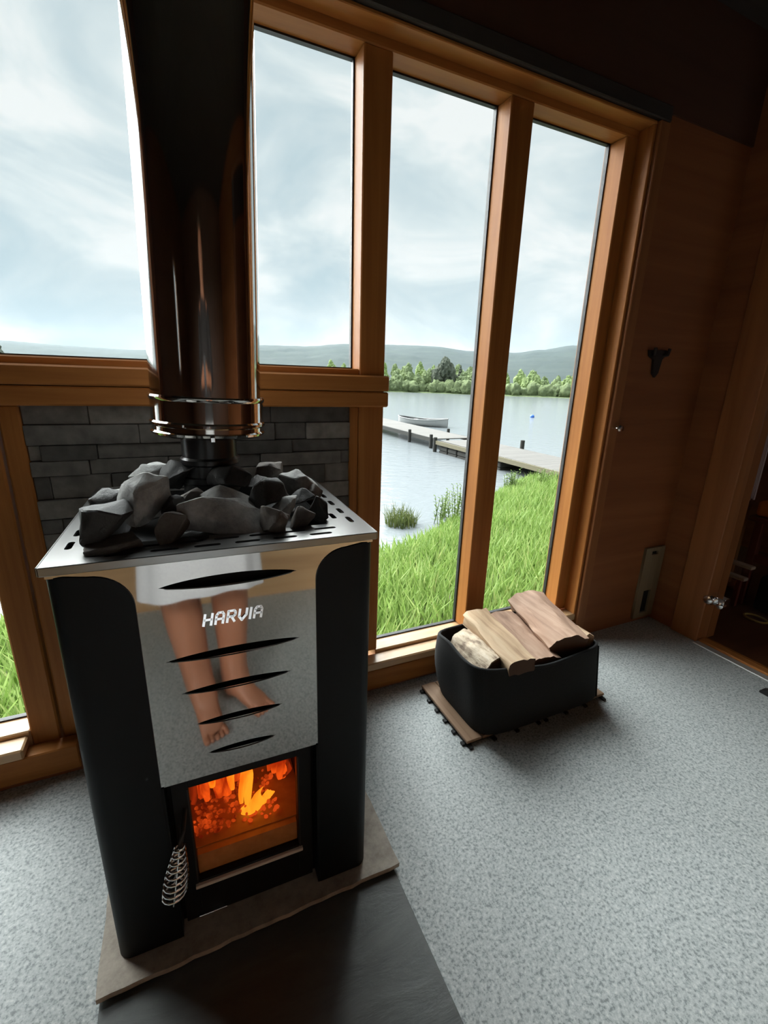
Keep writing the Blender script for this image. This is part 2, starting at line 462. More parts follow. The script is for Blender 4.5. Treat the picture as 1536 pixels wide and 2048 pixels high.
def curve_plate(splines, thick):
    """flat plate with holes in the local XY plane -> bmesh (z 0..thick)"""
    cu = bpy.data.curves.new('plate', 'CURVE')
    cu.dimensions = '2D'
    cu.fill_mode = 'BOTH'
    cu.extrude = thick / 2
    for sp in splines:
        s = cu.splines.new('POLY')
        s.points.add(len(sp) - 1)
        for p, q in zip(s.points, sp):
            p.co = (q[0], q[1], 0, 1)
        s.use_cyclic_u = True
    ob = bpy.data.objects.new('plate', cu)
    C.objects.link(ob)
    dg = bpy.context.evaluated_depsgraph_get()
    me = bpy.data.meshes.new_from_object(ob.evaluated_get(dg))
    bm = B(); bm.from_mesh(me)
    bpy.data.objects.remove(ob); bpy.data.meshes.remove(me); bpy.data.curves.remove(cu)
    for v in bm.verts: v.co.z += thick / 2
    return bm

# ------------------------------------------------------------------ the room shell
Y0, YF, YG, YB = 1.157, 1.207, 1.268, 1.29       # wall face, frame face, glass, outer face
XL, XR, YR, ZC = -1.75, 1.885, -1.75, 2.1
b = B(); box(b, XL - 0.12, XR + 0.02, YR - 0.12, Y0 + 0.02, -0.1, 0.0)
O('floor', b, 'speckled_vinyl', kind='structure')
b = B(); box(b, XL - 0.12, XR + 0.12, YR - 0.12, YB, ZC, ZC + 0.1)
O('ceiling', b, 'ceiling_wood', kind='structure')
b = B()
box(b, XL - 0.12, XR + 0.12, Y0, YB, 1.772, 1.80)            # above the openings
box(b, 1.406, XR + 0.12, Y0, YB, 0.0, 1.772)                  # right of the openings
box(b, XL - 0.12, -0.86, Y0, YB, 0.0, 1.772)
box(b, -0.86, 1.406, Y0 + 0.012, YB, 0.0, 0.06)
O('wall_front', b, 'plywood', kind='structure')
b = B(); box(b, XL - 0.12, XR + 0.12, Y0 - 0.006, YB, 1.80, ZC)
O('wall_front_top', b, 'plywood_shaded', kind='structure')  # same wall higher up, its shade painted as darker wood
# right wall with the opening into the next room
b = B()
box(b, XR, XR + 0.1, 0.945, Y0, 0.0, ZC)
box(b, XR, XR + 0.1, -0.1, 0.945, 1.95, ZC)
box(b, XR, XR + 0.1, YR, -0.1, 0.0, ZC)
O('wall_right', b, 'plywood_y', kind='structure')
b = B()
for (ya, yb2, za, zb) in ((YR, -0.75, 0, ZC), (-0.2, YB, 0, ZC), (-0.75, -0.5, 0, ZC), (-0.35, -0.2, 0, ZC), (-0.5, -0.35, 0, 1.08), (-0.5, -0.35, 1.62, ZC)):
    box(b, XL - 0.12, XL, ya, yb2, za, zb)
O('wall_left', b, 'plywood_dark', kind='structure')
b = B(); box(b, XL - 0.12, XR + 0.12, YR - 0.12, YR, 0, ZC)
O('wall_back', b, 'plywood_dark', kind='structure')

# window timbers
def trim(n, boxes, m, bev=0.003):
    b = B()
    for q in boxes: box(b, *q, bev=bev)
    return O('trim_%d' % n, b, m, kind='structure')
trim(1, [(-0.86, 1.406, YF, YB, 1.744, 1.772)], 'pine_X')                      # head of the frame
trim(2, [(1.347, 1.406, YF, YB, 0.113, 1.744)], 'pine_Z')                      # right jamb
trim(3, [(0.474, 0.549, YF, YB, 0.125, 1.744)], 'pine_Z')                      # post between panes
trim(4, [(0.902, 0.981, YF, YB, 0.125, 1.744)], 'pine_Z')
trim(5, [(-0.86, 0.555, 1.184, YF + 0.04, 0.968, 1.0095)], 'pine_X', 0.004)     # rail, upper board
trim(6, [(-0.86, 0.555, 1.187, YF + 0.04, 0.925, 0.966)], 'pine_X', 0.004)      # rail, lower board
trim(7, [(-0.86, 0.474, YF + 0.003, YB, 0.93, 1.026)], 'pine_X')
trim(8, [(-0.405, -0.345, YF, YB, 0.02, 0.925)], 'pine_Z', 0.004)              # post left of the stone
trim(9, [(-0.341, -0.302, YF + 0.006, YB, 0.02, 0.925)], 'pine_Z', 0.004)
trim(10, [(0.448, 0.474, YF + 0.004, YB, 0.06, 0.925)], 'pine_Z')
trim(11, [(0.545, 1.347, YF, YB, 0.06, 0.124)], 'pine_glare')                      # bottom of the frame, right
trim(12, [(-0.86, -0.405, YF, YB, 0.06, 0.124)], 'pine_glare')
trim(13, [(0.474, 1.406, Y0 - 0.004, YF, 0.085, 0.113)], 'pine_glare', 0.004)       # sill boards
trim(14, [(-0.86, -0.41, Y0 - 0.004, YF, 0.085, 0.113)], 'pine_glare', 0.004)
trim(15, [(0.474, 1.406, Y0, YF, 0.012, 0.083)], 'pine_X')                     # apron boards
trim(16, [(-0.86, -0.302, Y0 + 0.004, YF, 0.012, 0.083)], 'pine_X')
trim(22, [(1.396, 1.4065, Y0 - 0.003, YF, 0.113, 1.764)], 'pine_Z', 0.002)
trim(23, [(-0.86, 1.4065, Y0 - 0.003, YF, 1.764, 1.773)], 'pine_X', 0.002)
trim(17, [(1.408, 1.452, Y0 - 0.014, Y0 + 0.01, 0.012, 1.773)], 'jamb_wood')     # casing round the opening
trim(18, [(-0.86, 1.452, Y0 - 0.014, Y0 + 0.01, 1.774, 1.815)], 'ceiling_wood')
trim(19, [(XR - 0.012, XR + 0.11, 0.94, 1.05, 0.0, 1.98)], 'jamb_wood')        # post of the doorway
trim(20, [(XR + 0.0, XR + 0.05, -0.1, 0.94, 0.0, 0.012)], 'pine_Y')            # threshold
trim(21, [(XR - 0.035, XR - 0.002, -1.2, 0.94, 0.0, 0.006)], 'trim_metal', 0.002)

def window(n, x0, x1, z0, z1, label=None):
    t = T('window_%d' % n, loc=((x0 + x1) / 2, YG, z0), kind='structure')
    b = B(); box(b, x0, x1, YG + 0.004, YG + 0.008, z0, z1)
    O('pane', b, 'pane_glass', t)
    b = B(); e = 0.0042
    for q in ((x0, x1, z0 - 0.0, z0 + e), (x0, x1, z1 - e, z1), (x0, x0 + e, z0 + e, z1 - e), (x1 - e, x1, z0 + e, z1 - e)):
        box(b, q[0], q[1], YG, YG + 0.014, q[2], q[3])
    O('glazing_gasket', b, 'black_plastic', t)
window(1, -0.86, 0.474, 1.026, 1.744)
window(2, 0.549, 0.902, 0.124, 1.744)
window(3, 0.981, 1.347, 0.124, 1.744)
window(4, -0.86, -0.405, 0.124, 0.93)
t5 = T('window_5', loc=(XL - 0.06, -0.425, 1.08), kind='structure')
b = B(); box(b, XL - 0.07, XL - 0.065, -0.5, -0.35, 1.08, 1.62); O('pane', b, 'pane_glass', t5)
b = B()
for q in ((-0.53, -0.5, 1.05, 1.65), (-0.35, -0.32, 1.05, 1.65), (-0.5, -0.35, 1.05, 1.08), (-0.5, -0.35, 1.62, 1.65)):
    box(b, XL - 0.004, XL + 0.012, *q, bev=0.003)
O('window_frame', b, 'pine_Z', t5)

# split-faced stone panel behind the stove
rnd = random.Random(7)
b = B()
z = 0.0
while z < 0.92:
    h = rnd.choice((0.035, 0.045, 0.055, 0.062))
    h = min(h, 0.926 - z)
    if h < 0.012: break
    x = -0.302 - rnd.random() * 0.12
    while x < 0.45:
        l = rnd.uniform(0.08, 0.26)
        xa, xb = max(x, -0.302), min(x + l, 0.45)
        if xb - xa > 0.01:
            d = rnd.uniform(0.0, 0.014)
            box(b, xa + 0.0006, xb - 0.0006, 1.224 - d, 1.27, z + 0.0006, z + h - 0.0006, bev=0.0015)
        x += l
    z += h
box(b, -0.302, 0.45, 1.25, YB, 0.0, 0.926)
O('wall_stone', b, 'ledge_stone', kind='structure')

# sauna bench along the back wall (seen in the steel)
tb = T('sauna_bench', 'long wooden sauna bench seen mirrored in the stove front', 'bench', (0.0, -1.2, 0))
b = B(); box(b, XL + 0.02, 1.2, -0.70, -0.86, 0.0, 0.43, 0.003); O('front_board', b, 'bench_wood', tb)
for k in range(5):
    b = B(); ya = -0.72 - 0.2 * k
    box(b, XL + 0.02, 1.2, ya - 0.185, ya + 0.0, 0.432, 0.458, 0.004); O('seat_slat', b, 'bench_wood', tb)

# ------------------------------------------------------------------ hearth
b = B(); box(b, -0.2, 0.337, 0.345, 1.1, 0.0, 0.004, 0.001)
O('slate_hearth', b, 'slate', label='dark slate hearth sheet on the floor in front of the stove', cat='hearth')
th = T('stone_slab', 'thin beige stone slab under the wood stove', 'stone slab', (0.07, 0.85, 0.004))
pts = []
rnd = random.Random(3)
for (xa, ya, xb, yb2, n) in ((-0.203, 0.615, 0.346, 0.615, 26), (0.346, 0.615, 0.346, 1.12, 16), (0.346, 1.12, -0.203, 1.12, 8), (-0.203, 1.12, -0.203, 0.615, 16)):
    for i in range(n):
        k = i / n
        j = rnd.uniform(-0.0016, 0.0016)
        pts.append((xa + (xb - xa) * k + (j if ya != yb2 else 0), ya + (yb2 - ya) * k + (j if ya == yb2 else 0)))
b = B(); prism(b, pts, 'Z', 0.010, 0.0205)
O('slab', b, 'sandstone', th)
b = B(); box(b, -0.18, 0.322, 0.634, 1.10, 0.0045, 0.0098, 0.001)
O('bedding', b, 'recess_black', th)

# ------------------------------------------------------------------ wood stove
SX, SY, SZ, SROT = 0.0545, 0.648, 0.021, R(-1.6)
st = T('wood_stove', 'black and mirror steel wood burning sauna stove filled with stones', 'stove', (SX, SY, SZ), SROT)
HW, DP = 0.2285, 0.44
# local frame: x across, y depth from the front plane, z above the slab
def LZ(zw): return zw - SZ
b = B()
box(b, -0.150, 0.150, 0.045, DP - 0.01, LZ(0.36), LZ(0.735))
box(b, -HW + 0.012, HW - 0.012, 0.05, DP - 0.008, LZ(0.71), LZ(0.722))  # black plate added so the gaps between stones look dark
for s in (-1, 1):
    box(b, s * 0.130 - 0.018, s * 0.130 + 0.018, 0.03, DP - 0.02, 0.0, LZ(0.36))
box(b, -0.12, 0.12, DP - 0.05, DP - 0.02, 0.0, LZ(0.36))
O('body', b, 'cast_black', st, local=True)
# black wrap covers: front face, rounded vertical corner, side
def cover(s):
    bm = B()
    r = 0.022
    prof = [(0.1285, 0.001), (HW - r, 0.0)]
    for k in range(1, 9):
        a = math.pi / 2 * k / 8
        prof.append((HW - r + r * math.sin(a), r - r * math.cos(a)))
    prof += [(HW, 0.12), (HW, DP)]
    # outline height along the front: rounded inner upper corner
    cr_ = 0.052
    front = []
    for k in range(11):
        a = math.pi / 2 * k / 10
        front.append((0.1285 + cr_ - cr_ * math.cos(a), LZ(0.687) + (LZ(0.738) - LZ(0.687)) * math.sin(a)))
    cols = [(x, 0.0, h) for x, h in front] + [(x, y, LZ(0.742)) for x, y in prof[1:]]
    bot = 0.0005
    outer_t, outer_b, inn_t, inn_b = [], [], [], []
    for (x, y, h) in cols:
        outer_t.append(bm.verts.new((s * x, y, h))); outer_b.append(bm.verts.new((s * x, y, bot)))
        xi = min(x, HW - 0.004); yi = max(y, 0.004)
        inn_t.append(bm.verts.new((s * xi, yi, h))); inn_b.append(bm.verts.new((s * xi, yi, bot)))
    n = len(cols)
    for i in range(n - 1):
        bm.faces.new((outer_t[i], outer_t[i + 1], outer_b[i + 1], outer_b[i]))
        bm.faces.new((inn_t[i], inn_t[i + 1], inn_b[i + 1], inn_b[i]))
        bm.faces.new((outer_t[i], outer_t[i + 1], inn_t[i + 1], inn_t[i]))
        bm.faces.new((outer_b[i], outer_b[i + 1], inn_b[i + 1], inn_b[i]))
    bm.faces.new((outer_t[0], outer_b[0], inn_b[0], inn_t[0]))
    bm.faces.new((outer_t[-1], outer_b[-1], inn_b[-1], inn_t[-1]))
    # return flange towards the firebox
    box(bm, min(s * 0.1285, s * 0.1245), max(s * 0.1285, s * 0.1245), 0.0005, 0.05, bot, LZ(0.362))
    O('side_cover', bm, 'black_paint', st, smooth=40, local=True)
cover(-1); cover(1)
# mirror front panel with five lens-shaped slots and a full-width collar under the rim
slots = [(0.708, 0.0, 0.098, 0.0085), (0.588, 0.0, 0.100, 0.0062), (0.528, 0.0, 0.084, 0.0055), (0.467, 0.0, 0.068, 0.005), (0.4065, 0.0, 0.055, 0.0045)]
outl = [(-0.1285, LZ(0.362)), (0.1285, LZ(0.362)), (0.1285, LZ(0.68)), (0.18, LZ(0.69)), (0.19, LZ(0.7395)), (HW - 0.003, LZ(0.7415)), (HW - 0.003, LZ(0.757)), (-HW + 0.003, LZ(0.757)), (-HW + 0.003, LZ(0.7415)), (-0.19, LZ(0.7395)), (-0.18, LZ(0.69)), (-0.1285, LZ(0.68))]
sp = [outl]
for zc, xc, hw, hh in slots:
    p = []
    for k in range(24):
        u = -1 + 2 * k / 24
        p.append((xc + hw * u, LZ(zc) - hh * (1 - u * u) ** 0.8 * 0.8))
    for k in range(24):
        u = 1 - 2 * k / 24
        p.append((xc + hw * u, LZ(zc) + hh * (1 - u * u) ** 0.8 * 1.2))
    sp.append(p)
b = curve_plate(sp, 0.003)
b.transform(Matrix.Translation((0, 0.0055, 0)) @ Matrix.Rotation(R(90), 4, 'X'))
fp = O('front_panel', b, 'mirror_steel', st, local=True)
# bent lower lips of the slots
for zc, xc, hw, hh in slots:
    b = B()
    pts = []
    for k in range(17):
        u = -1 + 2 * k / 16
        pts.append((xc + hw * u, 0.004 - 0.004 * (1 - u * u), LZ(zc) - hh * (1 - u * u) ** 0.8 * 0.8 - 0.0006))
    tube(b, pts, 0.0011, 6)
    O('slot_lip', b, 'rim_steel', fp, local=True, smooth=60)
b = B(); box(b, -0.125, 0.125, 0.02, 0.03, LZ(0.366), LZ(0.735)); O('slot_shade', b, 'recess_black', fp, local=True)  # black sheet stands in for the shade behind the slots
# maker's lettering, built from strokes on a slanted grid
def letters(txt, x0, z0, h, wl, gap, stw, y):
    bm = B()
    shapes = {
        'H': [((0, 0), (0, 1)), ((1, 0), (1, 1)), ((0, .5), (1, .5))],
        'A': [((0, 0), (0, .78)), ((0, .78), (.22, 1)), ((.22, 1), (.78, 1)), ((.78, 1), (1, .78)), ((1, .78), (1, 0)), ((0, .42), (1, .42))],
        'R': [((0, 0), (0, 1)), ((0, 1), (.8, 1)), ((.8, 1), (1, .85)), ((1, .85), (1, .62)), ((1, .62), (.8, .47)), ((.8, .47), (0, .47)), ((.5, .47), (1, 0))],
        'V': [((0, 1), (0, .35)), ((0, .35), (.45, 0)), ((.45, 0), (1, .45)), ((1, .45), (1, 1))],
        'I': [((0, 0), (0, 1))],
    }
    x = x0
    for ch in txt:
        wd = wl if ch != 'I' else 0.0
        for (a, c) in shapes[ch]:
            pa = Vector((x + a[0] * wd + 0.22 * a[1] * h, 0, z0 + a[1] * h))
            pc = Vector((x + c[0] * wd + 0.22 * c[1] * h, 0, z0 + c[1] * h))
            d = (pc - pa).normalized()
            nrm = Vector((-d.z, 0, d.x)) * stw / 2
            e = d * stw * 0.3
            q = [pa - e + nrm, pc + e + nrm, pc + e - nrm, pa - e - nrm]
            v0 = [bm.verts.new((p.x, y, p.z)) for p in q]
            v1 = [bm.verts.new((p.x, y - 0.0012 - 0.17 * (z0 + h - p.z), p.z)) for p in q]
            bm.faces.new(v0); bm.faces.new(v1)
            for i in range(4): bm.faces.new((v0[i], v0[(i + 1) % 4], v1[(i + 1) % 4], v1[i]))
        x += wd + gap
    return bm
O('lettering', letters('HARVIA', -0.044, LZ(0.6395), 0.0165, 0.0105, 0.0062, 0.0036, 0.0034), 'letter_steel', fp, local=True, label='raised silver maker name in slanted capitals')
# perforated rim plate
def capsule(cx, cy, l, wd, ang):
    p = []
    for k in range(7):
        a = -math.pi / 2 + math.pi * k / 6
        p.append((l / 2 + wd / 2 * math.cos(a), wd / 2 * math.sin(a)))
    for k in range(7):
        a = math.pi / 2 + math.pi * k / 6
        p.append((-l / 2 + wd / 2 * math.cos(a), wd / 2 * math.sin(a)))
    c, s_ = math.cos(ang), math.sin(ang)
    return [(cx + x * c - y * s_, cy + x * s_ + y * c) for x, y in p]
ro, ri = 0.2295, 0.165
yo0, yo1, yi0, yi1 = -0.004, DP + 0.004, 0.062, DP - 0.06
sp = [[(-ro, yo0), (ro, yo0), (ro, yo1), (-ro, yo1)], [(-ri, yi0), (ri, yi0), (ri, yi1), (-ri, yi1)]]
for row in range(2):
    yy = yo0 + 0.021 + row * 0.024
    n = 6 + row
    for i in range(n):
        xx = -0.155 + 0.31 * i / (n - 1) if row else -0.17 + 0.34 * (i + 0.5) / n
        sp.append(capsule(xx, yy, 0.028, 0.009, 0))
        sp.append(capsule(xx, yo1 - 0.02 - row * 0.022, 0.028, 0.009, 0))
for s in (-1, 1):
    for row in range(2):
        xx = s * (ro - 0.020 - row * 0.023)
        n = 6 if row == 0 else 5
        for i in range(n):
            yy = 0.075 + (DP - 0.15) * (i + (0.5 if row else 0.0)) / 5
            sp.append(capsule(xx, yy, 0.024, 0.009, math.pi / 2))
b = curve_plate(sp, 0.003)
b.transform(Matrix.Translation((0, 0, LZ(0.757))))
rim = O('rim_plate', b, 'rim_steel', st, local=True)
b = B()
for q in ((-ro, ro, yo0 - 0.002, yo0 + 0.001), ):
    box(b, q[0], q[1], q[2], q[3], LZ(0.748), LZ(0.7605), 0.001)
for s in (-1, 1):
    xa = s * ro
    box(b, min(xa, xa + s * 0.002) - 0.0005, max(xa, xa + s * 0.002) + 0.0005, yo0, yo1, LZ(0.748), LZ(0.7605), 0.001)
box(b, -ro, ro, yo1 - 0.001, yo1 + 0.002, LZ(0.748), LZ(0.7605), 0.001)
O('rim_edge', b, 'rim_steel', rim, local=True)
b = B(); 
for q in ((-ri - 0.002, ri + 0.002, yi0 - 0.002, yi0), (-ri - 0.002, ri + 0.002, yi1, yi1 + 0.002), (-ri - 0.002, -ri, yi0, yi1), (ri, ri + 0.002, yi0, yi1)):
    box(b, q[0], q[1], q[2], q[3], LZ(0.72), LZ(0.756))
O('stone_basket', b, 'rim_steel', st, local=True)
# firebox, door
FX0, FX1, FZ0, FZ1 = -0.091, 0.0915, LZ(0.118), LZ(0.333)
FY = 0.016
b = B()
x0, x1, z0, z1 = -0.118, 0.118, LZ(0.052), LZ(0.352)
for q in ((x0, FX0, z0, z1), (FX1, x1, z0, z1), (FX0, FX1, z0, FZ0), (FX0, FX1, FZ1, z1)):
    box(b, q[0], q[1], FY, FY + 0.022, q[2], q[3], 0.0012)
dr = O('door', b, 'cast_black', st, local=True)
b = B(); box(b, FX0, FX1, FY + 0.010, FY + 0.013, FZ0, FZ1); O('door_glass', b, 'stove_glass', dr, local=True)
b = B()
box(b, FX0 - 0.006, FX1 + 0.006, FY - 0.006, FY + 0.004, FZ0 - 0.010, FZ0 - 0.003, 0.001)
O('glass_ledge', b, 'pale_slat', dr, local=True, label='pale strip along the lower edge of the glass')  # light reflected by the ledge put into its pale colour
for s in (FX0 - 0.003, FX1 + 0.001):
    b = B(); box(b, s, s + 0.002, FY - 0.001, FY + 0.004, FZ0, FZ1)
    O('glass_clip', b, 'dark_iron', dr, local=True)
b = B(); box(b, -0.118, 0.118, FY + 0.004, FY + 0.03, 0.004, LZ(0.049), 0.001)
ad = O('ash_drawer', b, 'cast_black', st, local=True)
b = B(); box(b, -0.098, -0.048, FY - 0.004, FY + 0.004, 0.012, 0.0165, 0.0008); O('drawer_pull', b, 'handle_steel', ad, local=True)
# firebox interior
b = B()
fx0, fx1, fy0, fy1, fz0, fz1 = -0.112, 0.112, FY + 0.024, 0.34, LZ(0.085), LZ(0.352)
box(b, fx0, fx1, fy1, fy1 + 0.01, fz0, fz1); box(b, fx0 - 0.005, fx0, fy0, fy1, fz0, fz1); box(b, fx1, fx1 + 0.005, fy0, fy1, fz0, fz1)
box(b, fx0, fx1, fy0, fy1, fz0 - 0.012, fz0); box(b, fx0, fx1, fy0, fy1, fz1, fz1 + 0.006)
O('firebox', b, 'firebrick', st, local=True)
# coil-spring door handle hanging left of the glass
b = B()
hx, hz0, hz1, hy = -0.128, LZ(0.158), LZ(0.262), -0.022
nturn = 9
def hr(k): return 0.0072 + 0.0115 * math.sin(math.pi * min(1.0, 0.38 + 0.62 * k)) ** 1.3
pts = []
for i in range(nturn * 16 + 1):
    k = i / (nturn * 16)
    a = 2 * math.pi * nturn * k
    zz = hz0 + (hz1 - hz0) * k
    xx = hx + 0.018 * k
    pts.append((xx + hr(k) * math.cos(a), hy + hr(k) * math.sin(a), zz))
tube(b, pts, 0.0022, 6)
for a in range(4):
    p2 = []
    for i in range(9):
        k = i / 8
        p2.append((hx + 0.018 * k + hr(k) * math.cos(a * math.pi / 2), hy + hr(k) * math.sin(a * math.pi / 2), hz0 + (hz1 - hz0) * k))
    tube(b, p2, 0.0012, 6)
hd = O('door_handle', b, 'handle_steel', dr, local=True, smooth=60, label='coiled silver wire handle')
b = B(); tube(b, [(hx + 0.018, hy, hz1 - 0.004), (hx + 0.024, hy + 0.006, hz1 + 0.02), (hx + 0.028, 0.02, hz1 + 0.03), (hx + 0.035, 0.03, hz1 + 0.03)], 0.0042, 8)
O('latch', b, 'dark_iron', hd, local=True, smooth=60)
# fire
fm = Matrix.Translation((SX, SY, SZ)) @ Matrix.Rotation(SROT, 4, 'Z')
def fl(p):
    return fm @ Vector(p)
fire = T('fire', 'orange flames burning behind the stove glass', 'fire', (SX, SY + 0.15, SZ + fz0), SROT)
fr = random.Random(11)
def flame(x, y, z0, h, r, lean, m, seed):
    bm = B()
    n, k = 12, 14
    rr = random.Random(seed)
    ph = rr.random() * 6
    rings = []
    for i in range(k + 1):
        u = i / k
        rad = r * (math.sin(math.pi * min(1, (u * 0.86 + 0.14))) ** 0.9) * (1 - 0.25 * u) + 0.0006
        cx = x + lean * u * u + 0.012 * math.sin(ph + u * 5.0) * u
        cy = y + 0.006 * math.cos(ph + u * 4) * u
        rings.append([bm.verts.new(fl((cx + rad * math.cos(2 * math.pi * j / n) * (1 + 0.25 * math.sin(3 * j + ph + 4 * u)), cy + 0.5 * rad * math.sin(2 * math.pi * j / n), z0 + h * u))) for j in range(n)])
    for a, c in zip(rings, rings[1:]):
        for j in range(n): bm.faces.new((a[j], a[(j + 1) % n], c[(j + 1) % n], c[j]))
    bm.faces.new(rings[0]); bm.faces.new(rings[-1])
    O('flame', bm, m, fire, smooth=60)
zf = LZ(0.195)
for i, a in enumerate(((0.006, 0.085, zf - 0.02, 0.155, 0.008, -0.006), (0.022, 0.08, zf - 0.026, 0.05, 0.013, 0.018), (0.034, 0.085, zf - 0.022, 0.038, 0.012, 0.022), (-0.006, 0.09, zf - 0.01, 0.15, 0.006, 0.012), (0.012, 0.078, zf - 0.028, 0.03, 0.02, 0.0), (-0.056, 0.10, zf + 0.04, 0.10, 0.007, 0.004), (-0.02, 0.10, zf + 0.02, 0.12, 0.007, -0.01))):
    flame(*a, 'flame_yellow', 20 + i)
for i, a in enumerate(((-0.03, 0.12, zf - 0.01, 0.15, 0.014, 0.006), (-0.045, 0.11, zf, 0.14, 0.010, -0.006), (-0.068, 0.12, zf - 0.01, 0.13, 0.009, 0.008), (-0.08, 0.13, zf - 0.01, 0.10, 0.008, 0.004), (0.064, 0.12, zf + 0.01, 0.12, 0.008, 0.014), (0.082, 0.12, zf - 0.01, 0.10, 0.007, -0.004), (0.074, 0.11, zf, 0.08, 0.008, -0.008), (-0.012, 0.14, zf, 0.15, 0.016, 0.0), (0.038, 0.15, zf + 0.03, 0.12, 0.012, 0.016), (0.052, 0.11, zf + 0.03, 0.10, 0.006, -0.01))):
    flame(*a, 'flame_orange', 40 + i)
b = B()
for i in range(260):
    t2 = B(); bmesh.ops.create_icosphere(t2, subdivisions=1, radius=fr.uniform(0.0025, 0.0065))
    p = fl((fr.uniform(-0.095, 0.06), fr.uniform(0.06, 0.16), zf - 0.035 + fr.uniform(0, 0.022)))
    t2.transform(Matrix.Translation(p) @ Euler((fr.random() * 3, fr.random() * 3, 0)).to_matrix().to_4x4() @ Matrix.Diagonal((1, 0.8, 0.7, 1)))
    merge(b, t2)
e_ = O('ember_bed', b, 'ember', fire); e_['kind'] = 'stuff'
b = B(); box(b, fx0 + 0.002, fx1 - 0.002, fy0 + 0.004, fy1 - 0.01, fz0 + 0.0005, zf - 0.03); box(b, FX0 + 0.001, FX1 - 0.001, FY + 0.0145, fy0 + 0.004, FZ0 + 0.001, zf - 0.032)
bmesh.ops.transform(b, matrix=fm, verts=b.verts)
O('ash_bed', b, 'ash', fire)
def firelog(p0, p1, r, label):
    bm = B()
    pts = [fl(Vector(p0).lerp(Vector(p1), i / 8)) + Vector((fr.uniform(-1, 1), fr.uniform(-1, 1), fr.uniform(-1, 1))) * 0.0025 for i in range(9)]
    tube(bm, pts, [r * fr.uniform(0.9, 1.1) for _ in pts], 12)
    O('burning_log', bm, 'hot_log', smooth=50, label=label, cat='log', group='logs in the fire')
firelog((0.085, 0.13, zf - 0.01), (0.02, 0.20, zf + 0.125), 0.019, 'charred glowing log leaning left on the right side of the fire')
firelog((-0.088, 0.14, zf - 0.02), (-0.06, 0.2, zf + 0.12), 0.018, 'charred glowing log standing at the left of the fire')

# ------------------------------------------------------------------ flue
PX, PY = 0.0555, 0.925
fl_ = T('chimney_pipe', 'tall polished steel chimney pipe rising from the stove', 'chimney pipe', (PX, PY, 0.735))
b = B()
lathe(b, [(0.050, 0.735), (0.052, 0.765), (0.052, 0.80), (0.055, 0.803), (0.055, 0.812), (0.051, 0.815), (0.051, 0.835), (0.054, 0.838), (0.054, 0.846), (0.050, 0.85), (0.050, 0.915)], (PX, PY), 48)
O('flue_connector', b, 'flue_black', fl_, smooth=30)
RP = 0.0955
LEAN = Matrix.Translation((PX, PY, 0.86)) @ Matrix.Rotation(R(1.7), 4, 'Y') @ Matrix.Translation((-PX, -PY, -0.86))
b = B(); lathe(b, [(RP, 0.93), (RP, ZC + 0.02)], (PX, PY), 96, mat_=LEAN); O('pipe', b, 'pipe_chrome', fl_, smooth=30)
b = B()
lathe(b, [(RP + 0.0005, 0.962), (RP + 0.005, 0.962), (RP + 0.0062, 0.959), (RP + 0.005, 0.955), (RP + 0.0035, 0.953), (RP + 0.0035, 0.918), (RP + 0.006, 0.915), (RP + 0.0065, 0.911), (RP + 0.003, 0.908), (RP + 0.003, 0.901), (RP + 0.006, 0.898), (RP + 0.0045, 0.894), (RP - 0.004, 0.89), (0.0515, 0.893)], (PX + 0.0015, PY), 96, mat_=LEAN)
O('collar', b, 'pipe_chrome', fl_, smooth=30)
b = B(); box(b, PX - 0.004, PX + 0.004, PY - RP - 0.011, PY - RP - 0.002, 0.888, 0.897, 0.001); O('clamp_screw', b, 'chrome', fl_)

# ------------------------------------------------------------------ stones
def rock(dx, dy, dz, seed, sub=2, pts=15):
    rr = random.Random(seed)
    bm = B()
    for i in range(pts):
        v = Vector((rr.gauss(0, 1), rr.gauss(0, 1), rr.gauss(0, 1))).normalized() * rr.uniform(0.85, 1.0)
        bm.verts.new((v.x * dx / 2, v.y * dy / 2, v.z * dz / 2))
    r_ = bmesh.ops.convex_hull(bm, input=bm.verts)
    bmesh.ops.delete(bm, geom=[g for g in r_['geom_interior'] if isinstance(g, bmesh.types.BMVert)], context='VERTS')
    bmesh.ops.bevel(bm, geom=list(bm.edges), offset=min(dx, dy, dz) * 0.025, segments=1, affect='EDGES')
    bmesh.ops.triangulate(bm, faces=bm.faces)
    for _ in range(sub):
        bmesh.ops.subdivide_edges(bm, edges=bm.edges, cuts=1, use_grid_fill=True)
    s0 = min(dx, dy, dz)
    for v in bm.verts:
        n = v.co.normalized()
        v.co += n * mnoise.fractal(v.co * (2.2 / s0) + Vector((seed, 0, 0)), 1.0, 2.0, 3) * s0 * 0.06
    return bm
